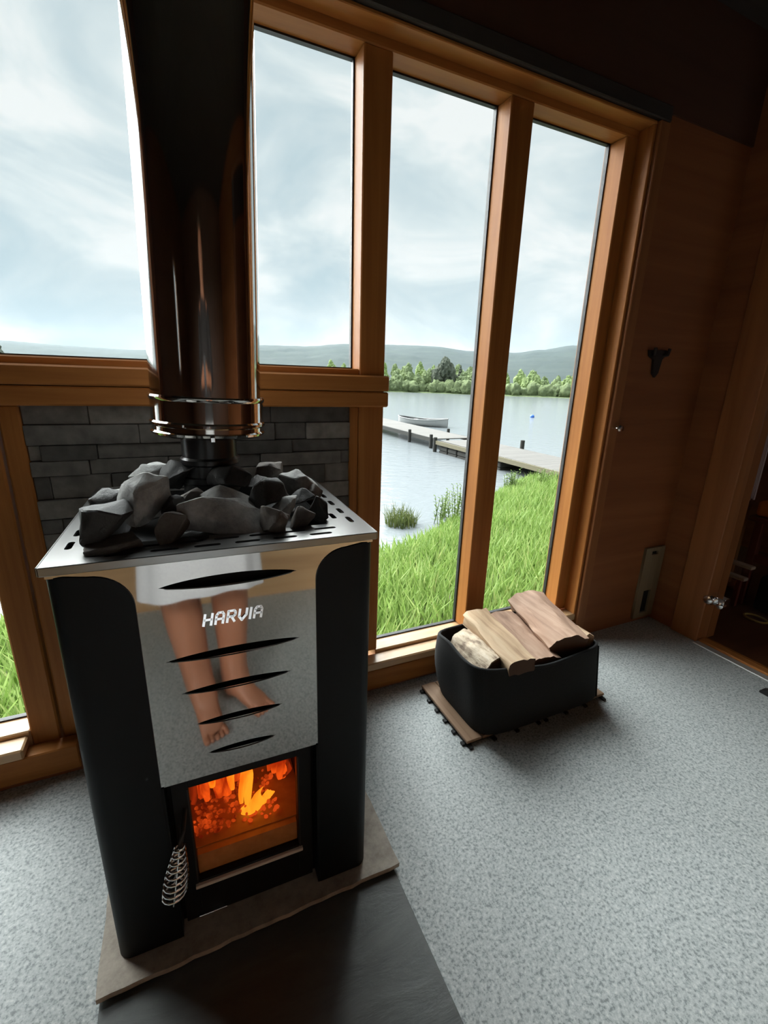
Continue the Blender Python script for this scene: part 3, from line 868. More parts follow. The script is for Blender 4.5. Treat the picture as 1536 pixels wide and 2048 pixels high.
ST = [  # x, y, z, dx, dy, dz, yaw, tilt, material, label
 (-0.106, 0.712, 0.796, 0.062, 0.075, 0.075, 20, 35, 'rock_dark', 'black angular stone tipped at the left front corner of the heap'),
 (-0.052, 0.755, 0.806, 0.085, 0.085, 0.088, 40, 15, 'rock', 'large light grey upright stone on the left of the heap'),
 (-0.092, 0.692, 0.766, 0.075, 0.05, 0.032, 5, 0, 'rock_brown', 'low brownish stone along the front left edge'),
 (-0.103, 0.805, 0.798, 0.055, 0.07, 0.05, 60, 10, 'rock_dark', 'dark stone behind the black angular corner stone'),
 (-0.050, 0.955, 0.812, 0.075, 0.07, 0.045, 10, 0, 'rock', 'small grey stone at the back left of the heap'),
 (-0.004, 0.915, 0.815, 0.075, 0.06, 0.05, -30, 5, 'rock_dark', 'dark stone touching the left of the black flue'),
 (0.012, 0.80, 0.795, 0.065, 0.05, 0.04, 15, 5, 'rock_brown', 'small brownish stone in the middle of the heap'),
 (-0.018, 0.705, 0.776, 0.045, 0.06, 0.055, -20, 15, 'rock_brown', 'brown wedge shaped stone left of the largest front stone'),
 (0.057, 0.705, 0.782, 0.150, 0.085, 0.068, -8, 8, 'rock', 'largest dark grey stone lying across the front middle'),
 (0.080, 0.788, 0.795, 0.098, 0.075, 0.05, 12, 5, 'rock', 'flat grey stone resting behind the largest front stone'),
 (0.082, 0.86, 0.814, 0.085, 0.05, 0.045, 0, 0, 'rock_dark', 'black stone right under the flue connector'),
 (0.138, 0.785, 0.797, 0.066, 0.07, 0.055, 35, 25, 'rock_dark', 'dark slanting stone right of the flat grey stone'),
 (0.176, 0.945, 0.806, 0.075, 0.06, 0.042, 20, 0, 'rock_brown', 'brownish stone at the back right of the heap'),
 (0.212, 0.885, 0.787, 0.085, 0.07, 0.058, -25, 10, 'rock', 'light grey stone on the right shoulder of the heap'),
 (0.236, 0.865, 0.772, 0.045, 0.06, 0.04, 50, 0, 'rock_brown', 'small brownish stone near the right rear rim'),
 (0.127, 0.705, 0.778, 0.045, 0.055, 0.055, 30, 30, 'rock_brown', 'brown stone right of the largest front stone'),
 (0.178, 0.722, 0.772, 0.068, 0.045, 0.04, 25, -25, 'rock_brown', 'narrow brownish stone slanting up at the front right'),
 (0.211, 0.742, 0.769, 0.040, 0.055, 0.055, -20, 20, 'rock_dark', 'black stone against the right rim at the front'),
 (0.166, 0.762, 0.779, 0.052, 0.05, 0.035, 30, -15, 'rock', 'small grey slanting stone in the right half of the heap'),
 (0.206, 0.808, 0.779, 0.042, 0.05, 0.035, 0, 0, 'rock_dark', 'small dark stone between the two grey stones on the right'),
 (-0.012, 0.752, 0.792, 0.042, 0.055, 0.045, 10, 10, 'rock_dark', 'small dark stone in the gap right of the large upright one'),
 (-0.098, 0.90, 0.790, 0.06, 0.08, 0.045, 80, 0, 'rock', 'grey stone along the left rim towards the back'),
 (0.02, 0.735, 0.752, 0.10, 0.08, 0.035, 10, 0, 'rock_dark', 'flat black stone low under the largest front stone'),
 (-0.06, 0.86, 0.780, 0.07, 0.075, 0.06, 10, 0, 'rock', 'grey stone behind the large upright stone'),
 (0.128, 0.865, 0.793, 0.06, 0.06, 0.05, 30, 0, 'rock_dark', 'dark stone touching the right of the black flue'),
 (0.15, 0.74, 0.750, 0.08, 0.07, 0.032, 70, 0, 'rock_dark', 'flat dark stone lying low at the front right'),
]
for i, (x, y, z, dx, dy, dz, yaw, tilt, m, lab) in enumerate(ST):
    bm = rock(dx * 1.24, dy * 1.24, dz * 1.3, 100 + i, pts=12)
    bm.transform(Matrix.Translation((x, y, z)) @ Matrix.Rotation(R(yaw), 4, 'Z') @ Matrix.Rotation(R(tilt), 4, 'Y'))
    O('sauna_stone', bm, m, label=lab, cat='stone', group='stones heaped on the stove', smooth=28)

# ------------------------------------------------------------------ deck tiles, basket, firewood
def deck_tile(x0, y0, label):
    t = T('deck_tile', label, 'deck tile', (x0 + 0.139, y0 + 0.139, 0), group='clip-together deck tiles')
    b = B(); w_ = 0.270
    for k in range(6):
        yy = y0 + 0.008 + k * (w_ - 0.028) / 5
        box(b, x0, x0 + w_, yy, yy + 0.012, 0.0, 0.010, 0.001)
        box(b, x0 - 0.009, x0, yy - 0.001, yy + 0.013, 0.0, 0.007, 0.001)
    for k in range(4):
        xx = x0 + 0.004 + k * (w_ - 0.02) / 3
        box(b, xx, xx + 0.012, y0, y0 + w_, 0.0, 0.008, 0.001)
        box(b, xx, xx + 0.012, y0 - 0.012, y0, 0.0, 0.007, 0.001)
    for k in range(6):
        yy = y0 + 0.008 + k * (w_ - 0.028) / 5
        box(b, x0 + w_, x0 + w_ + 0.0005, yy + 0.001, yy + 0.011, 0.0, 0.006, 0.001)
    O('base_grid', b, 'black_plastic', t)
    for k in range(5):
        xx = x0 + 0.001 + k * 0.0541
        b = B(); box(b, xx, xx + 0.0515, y0 + 0.001, y0 + w_ - 0.001, 0.010, 0.019, 0.0015); O('slat', b, 'tile_slat', t)
deck_tile(0.672, 0.838, 'wooden deck tile with one whole slat bare beside the log basket')
deck_tile(0.952, 0.838, 'deck tile whose end sticks out right of the log basket')

def basket():
    t = T('log_basket', 'black felt basket holding split firewood below the window', 'basket', (0.95, 0.97, 0.0195))
    n = 72
    def ring(u, off):
        pts = []
        # rounded rectangle between a bottom and a top outline
        bx0, bx1, by0, by1 = 0.712, 1.206, 0.824, 1.095
        tx0, tx1, ty0, ty1 = 0.700, 1.192, 0.838, 1.118
        for i in range(n):
            a = 2 * math.pi * i / n + 0.001
            c, s_ = math.cos(a), math.sin(a)
            p = 6.0
            rr = (abs(c) ** p + abs(s_) ** p) ** (-1 / p)
            x0, x1 = bx0 + (tx0 - bx0) * u, bx1 + (tx1 - bx1) * u
            y0, y1 = by0 + (ty0 - by0) * u, by1 + (ty1 - by1) * u
            x = (x0 + x1) / 2 + c * rr * ((x1 - x0) / 2 - off)
            y = (y0 + y1) / 2 + s_ * rr * ((y1 - y0) / 2 - off)
            # soft bulge and sag of the cloth
            bul = 0.018 * math.sin(math.pi * u) * (0.5 + 0.5 * math.sin(3 * a + 0.6))
            x += c * bul; y += s_ * bul * 0.5
            zt = 0.218 + 0.012 * max(0, -c) * max(0, s_) + 0.010 * math.sin(2 * a + 0.9) - 0.022 * max(0, c) ** 2 + 0.006 * math.sin(5 * a)
            if s_ < 0: zt -= 0.006 * math.sin(math.pi * (x - tx0) / (tx1 - tx0))
            z = 0.020 + (zt - 0.020) * u
            pts.append(Vector((x, y, z)))
        return pts
    b = B()
    us = [0, 0.03, 0.15, 0.3, 0.45, 0.6, 0.75, 0.88, 1.0]
    rings = [[b.verts.new(p) for p in ring(u, 0.0)] for u in us] + [[b.verts.new(p) for p in ring(u, 0.008)] for u in reversed(us[1:])]
    for a, c in zip(rings, rings[1:]):
        for i in range(n): b.faces.new((a[i], a[(i + 1) % n], c[(i + 1) % n], c[i]))
    b.faces.new(rings[0]); b.faces.new(rings[-1])
    O('felt_body', b, 'felt', t, smooth=50)
    # folded hem round the mouth
    b = B(); tube(b, ring(1.0, 0.004), 0.0052, 8, closed=True)
    O('hem', b, 'felt', t, smooth=60)
    b = B()
    top = [ring(u, -0.0016)[-9 % n] for u in us]
    tube(b, top, 0.002, 6); O('seam', b, 'felt', t, smooth=60)
basket()
def log(p0, p1, poly, label, m='split_wood', bark=None, seed=1, endm='log_end', roll=0):
    """poly: closed cross-section; bark: indices of polygon edges that carry bark"""
    p0, p1 = Vector(p0), Vector(p1)
    d = (p1 - p0); ln = d.length; d.normalize()
    side = d.cross(Vector((0, 0, 1))).normalized(); up = side.cross(d)
    rr = random.Random(seed)
    t = T('firewood_log', label, 'firewood', tuple((p0 + p1) / 2 - Vector((0, 0, 0.03))), group='firewood in the basket')
    # refine the polygon
    n0 = len(poly); sub = 5
    P, eb = [], []
    for i in range(n0):
        a, c = Vector(poly[i]), Vector(poly[(i + 1) % n0])
        for k in range(sub):
            P.append(a.lerp(c, k / sub)); eb.append(i)
    nseg = 12
    cr_, sr = math.cos(R(roll)), math.sin(R(roll))
    def pt(u, q, k):
        j = 0.006
        off = Vector((mnoise.noise(Vector((q.x * 60, q.y * 60, u * 5 + seed))) , mnoise.noise(Vector((q.x * 60 + 9, q.y * 60, u * 5 + seed))))) * j
        q2 = Vector((q.x * cr_ - q.y * sr, q.x * sr + q.y * cr_)) + off
        return p0 + d * (ln * u) + side * q2.x + up * q2.y
    b = B()
    rings = [[b.verts.new(pt(i / nseg, q, k)) for k, q in enumerate(P)] for i in range(nseg + 1)]
    m_ = len(P)
    for a, c in zip(rings, rings[1:]):
        for k in range(m_): b.faces.new((a[k], a[(k + 1) % m_], c[(k + 1) % m_], c[k]))
    f0 = b.faces.new(rings[0]); f1 = b.faces.new(rings[-1])
    f0.material_index = 1; f1.material_index = 1
    O('split_core', b, [m, endm], t, smooth=35)
    if bark:
        b = B()
        idx = [k for k in range(m_) if eb[k] in bark]
        idx.append((idx[-1] + 1) % m_)
        def outw(q): 
            c0 = sum((Vector(x) for x in poly), Vector((0, 0))) / n0
            return q + (q - c0).normalized() * 0.004
        A = [[b.verts.new(pt(0.004 + 0.992 * i / nseg, outw(P[k]), k)) for k in idx] for i in range(nseg + 1)]
        D = [[b.verts.new(pt(0.004 + 0.992 * i / nseg, P[k], k)) for k in idx] for i in range(nseg + 1)]
        for G in (A, D):
            for a, c in zip(G, G[1:]):
                for k in range(len(idx) - 1): b.faces.new((a[k], a[k + 1], c[k + 1], c[k]))
        for k in range(len(idx) - 1):
            for e in (0, -1): b.faces.new((A[e][k], A[e][k + 1], D[e][k + 1], D[e][k]))
        for i in range(nseg):
            for e in (0, -1): b.faces.new((A[i][e], A[i + 1][e], D[i + 1][e], D[i][e]))
        O('bark', b, 'bark', t, smooth=50)
    return t
def half_round(r, a0=0, a1=180, n=8):
    return [(r * math.cos(R(a0 + (a1 - a0) * i / n)), r * math.sin(R(a0 + (a1 - a0) * i / n))) for i in range(n + 1)]
# flat split log on top
log((0.856, 1.095, 0.248), (0.832, 0.828, 0.232), [(-0.043, -0.024), (0.04, -0.026), (0.044, 0.012), (0.034, 0.024), (-0.04, 0.022)], 'pale flat split log lying on top of the basket pile', seed=2)
# bark-covered left log
log((0.795, 1.06, 0.175), (0.796, 0.872, 0.190), [(-0.06, -0.04), (0.06, -0.04), (0.058, 0.01), (0.035, 0.04), (0.0, 0.052), (-0.035, 0.042), (-0.058, 0.01)], 'bark covered log at the left side of the basket', bark=(2, 3, 4, 5), seed=3)
# middle log
log((0.965, 1.10, 0.205), (0.952, 0.862, 0.175), [(-0.07, -0.03), (0.075, -0.03), (0.07, 0.02), (0.03, 0.04), (-0.03, 0.036), (-0.07, 0.014)], 'rough split log in the middle of the basket', m='split_wood_pink', seed=4)
# right rear log, high
log((1.112, 1.13, 0.245), (1.062, 0.872, 0.218), [(-0.062, -0.05), (0.05, -0.05), (0.075, 0.0), (0.055, 0.026), (-0.01, 0.04), (-0.062, 0.02)], 'big pinkish split log at the right rear of the basket', m='split_wood_pink', seed=5)
log((1.160, 1.085, 0.195), (1.152, 0.882, 0.208), [(-0.026, -0.022), (0.026, -0.022), (0.028, 0.016), (0.0, 0.026), (-0.024, 0.014)], 'thin log whose pale cut end shows at the right rim', seed=6, endm='split_wood')
log((0.90, 1.07, 0.10), (0.89, 0.895, 0.10), [(-0.08, -0.04), (0.08, -0.04), (0.08, 0.03), (0.0, 0.05), (-0.08, 0.03)], 'lower log beneath the flat pale one in the basket', m='split_wood_pink', seed=8)
log((1.08, 1.08, 0.10), (1.06, 0.875, 0.10), [(-0.08, -0.04), (0.08, -0.04), (0.08, 0.03), (0.0, 0.05), (-0.08, 0.03)], 'lower log beneath the big pinkish one in the basket', m='split_wood_pink', seed=9)

# ------------------------------------------------------------------ wall fittings
tv = T('vent_panel', 'pale narrow board with a dark slot low in the corner', 'vent panel', (1.815, Y0, 0.02))
b = curve_plate([[(1.756, 0.020), (1.876, 0.020), (1.876, 0.350), (1.756, 0.350)], [(1.792, 0.042), (1.838, 0.042), (1.838, 0.150), (1.792, 0.150)], [(1.795, 0.318), (1.835, 0.318), (1.835, 0.334), (1.795, 0.334)]], 0.012)
b.transform(Matrix.Translation((0, Y0, 0)) @ Matrix.Rotation(R(90), 4, 'X'))
O('board', b, 'pale_board', tv)
b = B(); box(b, 1.785, 1.845, Y0 - 0.003, Y0 - 0.001, 0.035, 0.34); O('vent_shade', b, 'recess_black', tv)  # black sheet painted in for the darkness inside the board's openings
tk = T('coat_hook', 'small dark iron hook on the wall right of the windows', 'hook', (1.596, Y0, 1.04))
b = B(); prism(b, [(1.548, 1.128), (1.642, 1.132), (1.640, 1.112), (1.622, 1.100), (1.616, 1.052), (1.602, 1.036), (1.586, 1.050), (1.580, 1.098), (1.556, 1.108)], 'Y', Y0 - 0.010, Y0 - 0.0005, 0.001); O('plate', b, 'dark_iron', tk)
for s in (-1, 1):
    b = B(); tube(b, [(1.598 + s * 0.026, Y0 - 0.008, 1.112), (1.598 + s * 0.034, Y0 - 0.020, 1.114), (1.598 + s * 0.038, Y0 - 0.022, 1.136)], 0.006, 8); O('prong', b, 'dark_iron', tk, smooth=60)
b = B()
lathe(b, [(0.0055, 0.0), (0.0055, 0.018), (0.011, 0.020), (0.0125, 0.026), (0.009, 0.032), (0.002, 0.033)], (0, 0), 20, mat_=Matrix.Translation((1.431, Y0 - 0.0135, 0.859)) @ Matrix.Rotation(R(90), 4, 'X'))
O('wall_knob', b, 'handle_steel', smooth=40, label='little pale knob on the casing right of the windows', cat='knob')

# glass door standing open in the doorway of the right wall
td = T('glass_door', 'clear glass door closing the doorway in the right wall', 'door', (XR + 0.03, 0.55, 0.012))
b = B(); box(b, XR + 0.026, XR + 0.032, 0.10, 0.926, 0.016, 1.93, 0.001); O('glass_leaf', b, 'door_glass', td)
for zz in (0.195, 1.62):
    b = B()
    M_ = Matrix.Translation((XR - 0.004, 0.934, zz)) @ Matrix.Rotation(R(-90), 4, 'Y')
    lathe(b, [(0.003, -0.012), (0.019, -0.012), (0.021, -0.006), (0.021, 0.006), (0.016, 0.012), (0.003, 0.014)], (0, 0), 24, mat_=M_)
    lathe(b, [(0.003, -0.012), (0.015, -0.012), (0.016, -0.004), (0.013, 0.008), (0.003, 0.010)], (0, 0), 24, mat_=Matrix.Translation((XR + 0.012, 0.898, zz - 0.012)) @ Matrix.Rotation(R(-90), 4, 'Y'))
    box(b, XR + 0.004, XR + 0.04, 0.885, 0.945, zz - 0.018, zz + 0.018, 0.002)
    O('hinge', b, 'chrome', td, smooth=40, label='chrome hinge')
b = B()
prism(b, [(0.61, 0.0), (0.652, 0.0), (0.652, 0.008), (0.625, 0.024), (0.61, 0.024)], 'X', 1.755, 1.79, 0.002)
O('door_wedge', b, 'black_plastic', label='small black wedge on the floor at the right edge', cat='door wedge')

# next room beyond the glass door
NX = 3.4
b = B(); box(b, XR + 0.05, NX, -1.6, 1.75, -0.1, -0.002); O('floor_hall', b, 'dark_plank', kind='structure')
b = B(); box(b, NX, NX + 0.1, -1.6, 1.75, -0.05, ZC); O('wall_hall_right', b, 'plywood_y', kind='structure')
b = B(); box(b, XR + 0.12, NX + 0.1, 1.65, 1.75, -0.05, ZC); box(b, XR + 0.05, XR + 0.12, YB, 1.65, -0.05, ZC); O('wall_hall_front', b, 'plywood', kind='structure')
b = B(); box(b, XR + 0.1, NX + 0.1, -1.7, -1.6, -0.05, 0.6); box(b, XR + 0.1, NX + 0.1, -1.7, -1.6, 1.9, ZC); box(b, XR + 0.1, 2.05, -1.7, -1.6, 0.6, 1.9); box(b, 3.3, NX + 0.1, -1.7, -1.6, 0.6, 1.9); O('wall_hall_back', b, 'plywood', kind='structure')  # unseen opening in this wall enlarged to let more light into the hall
b = B(); box(b, XR + 0.1, NX + 0.1, -1.7, 1.75, ZC, ZC + 0.1); O('ceiling_hall', b, 'ceiling_wood', kind='structure')
# pale towel hanging on a rack post
tt = T('towel_post', 'thin dark wooden post behind the glass door at the right edge', 'post', (2.6, 1.235, 0))
b = B(); box(b, 2.60, 2.63, 1.225, 1.262, 0.0, 1.5, 0.004); O('post_shaft', b, 'jamb_wood', tt)
b = B(); box(b, 2.56, 2.67, 1.19, 1.30, 0.0, 0.02, 0.003); O('foot', b, 'jamb_wood', tt)
b = B()
for k in range(12):
    yy = 1.205 + k * 0.0042
    box(b, 2.585 - 0.004 * (k % 3), 2.598, yy, yy + 0.0042, 0.48 + 0.008 * math.sin(k), 1.2)
O('hanging_towel', b, 'pale_fabric', label='pale strip of cloth hanging behind the glass door', cat='towel')
tst = T('slatted_stool', 'low stool with two pale slats behind the glass door', 'stool', (2.42, 1.09, 0))
for (ya, yb2, xa, xb, zz) in ((1.06, 1.30, 2.42, 2.455, 0.20), (1.05, 1.30, 2.36, 2.395, 0.155)):
    b = B(); box(b, xa, xb, ya, yb2, zz - 0.016, zz, 0.003); O('slat', b, 'pale_slat', tst)
for (xa, ya) in ((2.375, 1.07), (2.375, 1.27), (2.43, 1.07), (2.43, 1.27)):
    b = B(); box(b, xa, xa + 0.018, ya, ya + 0.018, 0.0, 0.139 if xa < 2.4 else 0.184); O('leg', b, 'red_wood', tst)
tch = T('wooden_chair', 'dark red wooden chair at the right picture edge behind glass', 'chair', (2.62, 0.98, 0))
for (xa, ya, h) in ((2.50, 1.10, 0.40), (2.74, 1.10, 0.40), (2.50, 0.84, 0.40), (2.74, 0.84, 0.40)):
    b = B(); box(b, xa, xa + 0.035, ya, ya + 0.035, 0.0, h, 0.003); O('leg', b, 'red_wood', tch)
b = B(); box(b, 2.48, 2.80, 0.82, 1.16, 0.40, 0.425, 0.005); O('seat', b, 'red_wood', tch)
b = B(); box(b, 2.50, 2.53, 0.875, 1.10, 0.20, 0.24, 0.003); O('rail', b, 'red_wood', tch)
b = B(); box(b, 2.50, 2.77, 0.84, 1.145, 0.426, 0.50, 0.02, 3); O('seat_cushion', b, 'orange_fabric', label='orange cushion on the red wooden chair', cat='cushion', smooth=50)
b = B(); box(b, 2.44, 2.62, 0.86, 1.03, 0.0, 0.17, 0.02, 2); O('storage_bag', b, 'black_fabric', label='black bag on the floor under the red chair', cat='bag', smooth=50)
b = B(); tube(b, [(2.33 + 0.032 * math.cos(a * math.pi / 12), 0.955 + 0.045 * math.sin(a * math.pi / 12), 0.006) for a in range(24)], 0.005, 6, closed=True)
O('rope_loop', b, 'yellow_rope', label='yellow loop of rope on the dark floor behind the glass', cat='rope')

# ------------------------------------------------------------------ person mirrored in the stove front
SHX = -0.036
def skin_body():
    vs, es, rs = [], [], []
    def add(p, r, par=None):
        vs.append((Vector(p) + Vector((SHX, 0, 0))) * S); rs.append((r[0] * S, r[1] * S) if isinstance(r, tuple) else (r * S, r * S))
        if par is not None: es.append((par, len(vs) - 1))
        return len(vs) - 1
    pel = add((0.03, -0.16, 0.80), (0.115, 0.085))
    wa = add((0.03, -0.17, 0.92), (0.105, 0.075), pel)
    ch = add((0.03, -0.175, 1.08), (0.125, 0.085), wa)
    sh = add((0.03, -0.175, 1.20), (0.10, 0.07), ch)
    nk = add((0.03, -0.165, 1.275), (0.045, 0.045), sh)
    hd = add((0.03, -0.15, 1.345), (0.062, 0.072), nk)
    tp = add((0.03, -0.15, 1.43), (0.066, 0.078), hd)
    add((0.03, -0.15, 1.475), (0.045, 0.05), tp)
    for s in (-1, 1):
        s1 = add((0.03 + s * 0.14, -0.175, 1.205), 0.045, sh)
        el = add((0.03 + s * 0.185, -0.14, 0.97), 0.034, s1)
        wr = add((s * 0.095, -0.06, 0.985), (0.022, 0.026), el)
        pm = add((s * 0.070, -0.035, 0.995), (0.014, 0.034), wr)
        for k in range(4):
            zz = 1.025 - 0.018 * k
            ln = (0.9, 1.0, 0.95, 0.78)[k]
            a = add((s * 0.058, -0.026, zz), 0.0085, pm)
            c = add((s * (0.058 - 0.03 * ln), -0.034, zz + 0.001), 0.0078, a)
            add((s * (0.058 - 0.044 * ln), -0.044, zz), 0.006, c)
        a = add((s * 0.066, -0.05, 1.022), 0.0095, pm)
        add((s * 0.04, -0.048, 1.035), 0.008, a)
    for (s, kn, cf, an, hl, bl, to) in (
        (-1, (-0.044, -0.03, 0.455), (-0.030, -0.012, 0.29), (0.002, 0.045, 0.075), (-0.004, 0.012, 0.028), (0.026, 0.13, 0.024), (0.036, 0.165, 0.017)),
        (1, (0.102, -0.065, 0.455), (0.102, -0.05, 0.29), (0.096, 0.0, 0.075), (0.078, -0.02, 0.028), (0.152, 0.07, 0.024), (0.178, 0.096, 0.017))):
        hp = add((0.03 + s * 0.072, -0.15, 0.75), 0.078, pel)
        th_ = add(((0.03 + s * 0.072 + kn[0]) / 2, (-0.15 + kn[1]) / 2, 0.61), 0.07, hp)
        k1 = add(kn, 0.062, th_)
        c1 = add(cf, 0.058, k1)
        a1 = add(an, 0.037, c1)
        add(hl, 0.025, a1)
        b1 = add(bl, (0.036, 0.020), a1)
        d = (Vector(to) - Vector(bl)); d.normalize()
        sd_ = Vector((d.y, -d.x, 0))
        for k in range(5):
            o_ = (k - 2) * 0.0145 * (-s)
            ln = (0.026, 0.03, 0.029, 0.026, 0.022)[k]
            p = Vector(bl) + sd_ * o_ + d * 0.022 + Vector((0, 0, -0.006))
            q = p + d * ln * (1.1 if k == 0 else 0.9) + Vector((0, 0, -0.002))
            i1 = add(tuple(p), 0.0105 if k == 0 else 0.008, b1)
            add(tuple(q), 0.010 if k == 0 else 0.0072, i1)
    me = bpy.data.meshes.new('person')
    me.from_pydata([tuple(v) for v in vs], es, [])
    o = bpy.data.objects.new('person_tmp', me)
    C.objects.link(o)
    o.modifiers.new('skin', 'SKIN')
    for i, r in enumerate(rs):
        me.skin_vertices[0].data[i].radius = r
        me.skin_vertices[0].data[i].use_root = (i == 0)
    ss = o.modifiers.new('sub', 'SUBSURF'); ss.levels = 2; ss.render_levels = 2
    dg = bpy.context.evaluated_depsgraph_get()
    m2 = bpy.data.meshes.new_from_object(o.evaluated_get(dg))
    bm = B(); bm.from_mesh(m2)
    bpy.data.objects.remove(o); bpy.data.meshes.remove(me); bpy.data.meshes.remove(m2)
    # face: nose, ears
    for v in bm.verts: v.co /= S
    zmin = min(v.co.z for v in bm.verts)
    t2 = B(); bmesh.ops.create_icosphere(t2, subdivisions=3, radius=0.013)
    t2.transform(Matrix.Translation((0.03 + SHX, -0.071, 1.385)) @ Matrix.Diagonal((0.8, 1.0, 1.6, 1)))
    merge(bm, t2)
    for s in (-1, 1):
        t2 = B(); bmesh.ops.create_icosphere(t2, subdivisions=3, radius=0.018)
        t2.transform(Matrix.Translation((0.03 + SHX + s * 0.066, -0.15, 1.385)) @ Matrix.Diagonal((0.35, 0.7, 1.2, 1)))
        merge(bm, t2)
    return bm
pers = T('person', 'barefoot person with a white towel round the hips mirrored in the stove front', 'person', (0.03, -0.05, 0))
O('body', skin_body(), 'skin', pers, smooth=70)
b = B()
n = 64
prof = [(0.405, 0.165, 0.120, 0.02), (0.45, 0.164, 0.118, 0.005), (0.60, 0.158, 0.112, -0.05), (0.75, 0.150, 0.105, -0.11), (0.82, 0.136, 0.098, -0.135), (0.835, 0.128, 0.09, -0.14)]
rings = []
for (zz, rx, ry, cy) in prof:
    rings.append([b.verts.new((0.03 + SHX + (rx + 0.006 * math.sin(9 * a) * (1.3 - zz)) * math.cos(a), cy + (ry + 0.006 * math.sin(9 * a + 1) * (1.3 - zz)) * math.sin(a), zz + (0.035 if zz < 0.41 else 0) * abs(math.sin(a / 2 + 0.9)) ** 8)) for a in [2 * math.pi * i / n for i in range(n)]])
for a, c in zip(rings, rings[1:]):
    for i in range(n): b.faces.new((a[i], a[(i + 1) % n], c[(i + 1) % n], c[i]))
O('bath_towel', b, 'terry_white', pers, smooth=60)
b = B()
rings = []
for (zz, rx, ry, cy) in [(0.80, 0.129, 0.092, -0.148), (0.9, 0.131, 0.093, -0.162), (1.0, 0.138, 0.097, -0.165), (1.12, 0.15, 0.10, -0.178), (1.22, 0.13, 0.085, -0.18), (1.262, 0.07, 0.06, -0.175)]:
    rings.append([b.verts.new((0.03 + SHX + rx * math.cos(a), cy + ry * math.sin(a), zz)) for a in [2 * math.pi * i / n for i in range(n)]])
for a, c in zip(rings, rings[1:]):
    for i in range(n): b.faces.new((a[i], a[(i + 1) % n], c[(i + 1) % n], c[i]))
O('shirt', b, 'dark_cotton', pers, smooth=60)
for s in (-1, 1):
    b = B(); tube(b, [(0.03 + SHX + s * 0.12, -0.178, 1.215), (0.03 + SHX + s * 0.165, -0.17, 1.10), (0.03 + SHX + s * 0.188, -0.145, 0.975), (0.03 + SHX + s * 0.15, -0.105, 0.975)], [0.056, 0.054, 0.05, 0.044], 16); O('sleeve', b, 'dark_cotton', pers, smooth=60)
b = B(); bmesh.ops.create_icosphere(b, subdivisions=4, radius=0.085)
for v in b.verts:
    v.co = Vector((0.03 + SHX + v.co.x * 0.93, -0.162 + v.co.y * 1.02, 1.425 + v.co.z * (0.95 if v.co.z > 0 else 1.25)))
bmesh.ops.delete(b, geom=[v for v in b.verts if v.co.y > -0.115 and v.co.z < 1.45], context='VERTS')
O('hair', b, 'hair_brown', pers, smooth=60)
tp_ = T('smartphone', 'black phone held upright by the person facing the stove', 'phone', (0.0, -0.03, 0.95))
b = B(); box(b, SHX - 0.034, SHX + 0.034, -0.036, -0.029, 0.93, 1.065, 0.003, 2); O('phone_case', b, 'phone_black', tp_)
b = B(); box(b, SHX - 0.031, SHX + 0.031, -0.0368, -0.0362, 0.936, 1.059); O('screen', b, 'phone_black', tp_)

# ------------------------------------------------------------------ outdoors
ZW = -1.1
SH = [(-14, 4.6), (-1.5, 4.45), (1.5, 4.7), (2.5, 5.0), (3.3, 5.4), (4.2, 5.9), (5.3, 6.7), (6.5, 7.5), (8, 8.2), (11, 8.8), (18, 9.5)]
def shore(x):
    if x <= SH[0][0]: return SH[0][1]
    for (a, ya), (c, yc) in zip(SH, SH[1:]):
        if x <= c: return ya + (yc - ya) * (x - a) / (c - a)
    return SH[-1][1]
def gz(x, y):
    k = (y - YB) / (shore(x) - YB)
    z = -0.62 + (-1.1 + 0.62) * min(k, 1.0) ** 0.9
    if k > 1: z = ZW - (k - 1) * 1.2
    return z + 0.03 * mnoise.noise(Vector((x * 1.3, y * 1.3, 0)))
b = B()
nx, ny = 90, 40
V = [[b.verts.new((-14 + 34 * i / nx, YB + 0.0 + (11.5 - YB) * j / ny, gz(-14 + 34 * i / nx, YB + (11.5 - YB) * j / ny))) for i in range(nx + 1)] for j in range(ny + 1)]
for j in range(ny):
    for i in range(nx): b.faces.new((V[j][i], V[j][i + 1], V[j + 1][i + 1], V[j + 1][i]))
O('ground', b, 'soil', kind='structure', smooth=60)
b = B()
box(b, -500, 900, 3.5, 900, ZW - 0.02, ZW)
O('lake', b, 'lake_water', kind='structure')
def blades(name, m, spots, seed, hmin, hmax, wid, bend=0.5, leaves=0):
    rr = random.Random(seed)
    verts, faces = [], []
    for (x, y, z, k) in spots:
        h = rr.uniform(hmin, hmax) * k
        a = rr.uniform(0, 2 * math.pi)
        w_ = wid * rr.uniform(0.7, 1.3)
        ca, sa = math.cos(a), math.sin(a)
        la = rr.uniform(0, 2 * math.pi); ld = h * bend * rr.uniform(0.2, 1.0)
        lx, ly = math.cos(la) * ld, math.sin(la) * ld
        i0 = len(verts)
        for (u, ww) in ((0, 1.0), (0.5, 0.85)):
            px, py, pz = x + lx * u * u, y + ly * u * u, z + h * u
            verts.append((px - ca * w_ * ww / 2, py - sa * w_ * ww / 2, pz)); verts.append((px + ca * w_ * ww / 2, py + sa * w_ * ww / 2, pz))
        verts.append((x + lx, y + ly, z + h * 0.93))
        faces.append((i0, i0 + 1, i0 + 3, i0 + 2)); faces.append((i0 + 2, i0 + 3, i0 + 4))
    me = bpy.data.meshes.new(name)
    me.from_pydata([(v[0] * S, v[1] * S, v[2] * S) for v in verts], [], faces)
    me.materials.append(MAT[m])
    o = bpy.data.objects.new(name, me)
    C.objects.link(o)
    return o
rg = random.Random(5)
spots = []
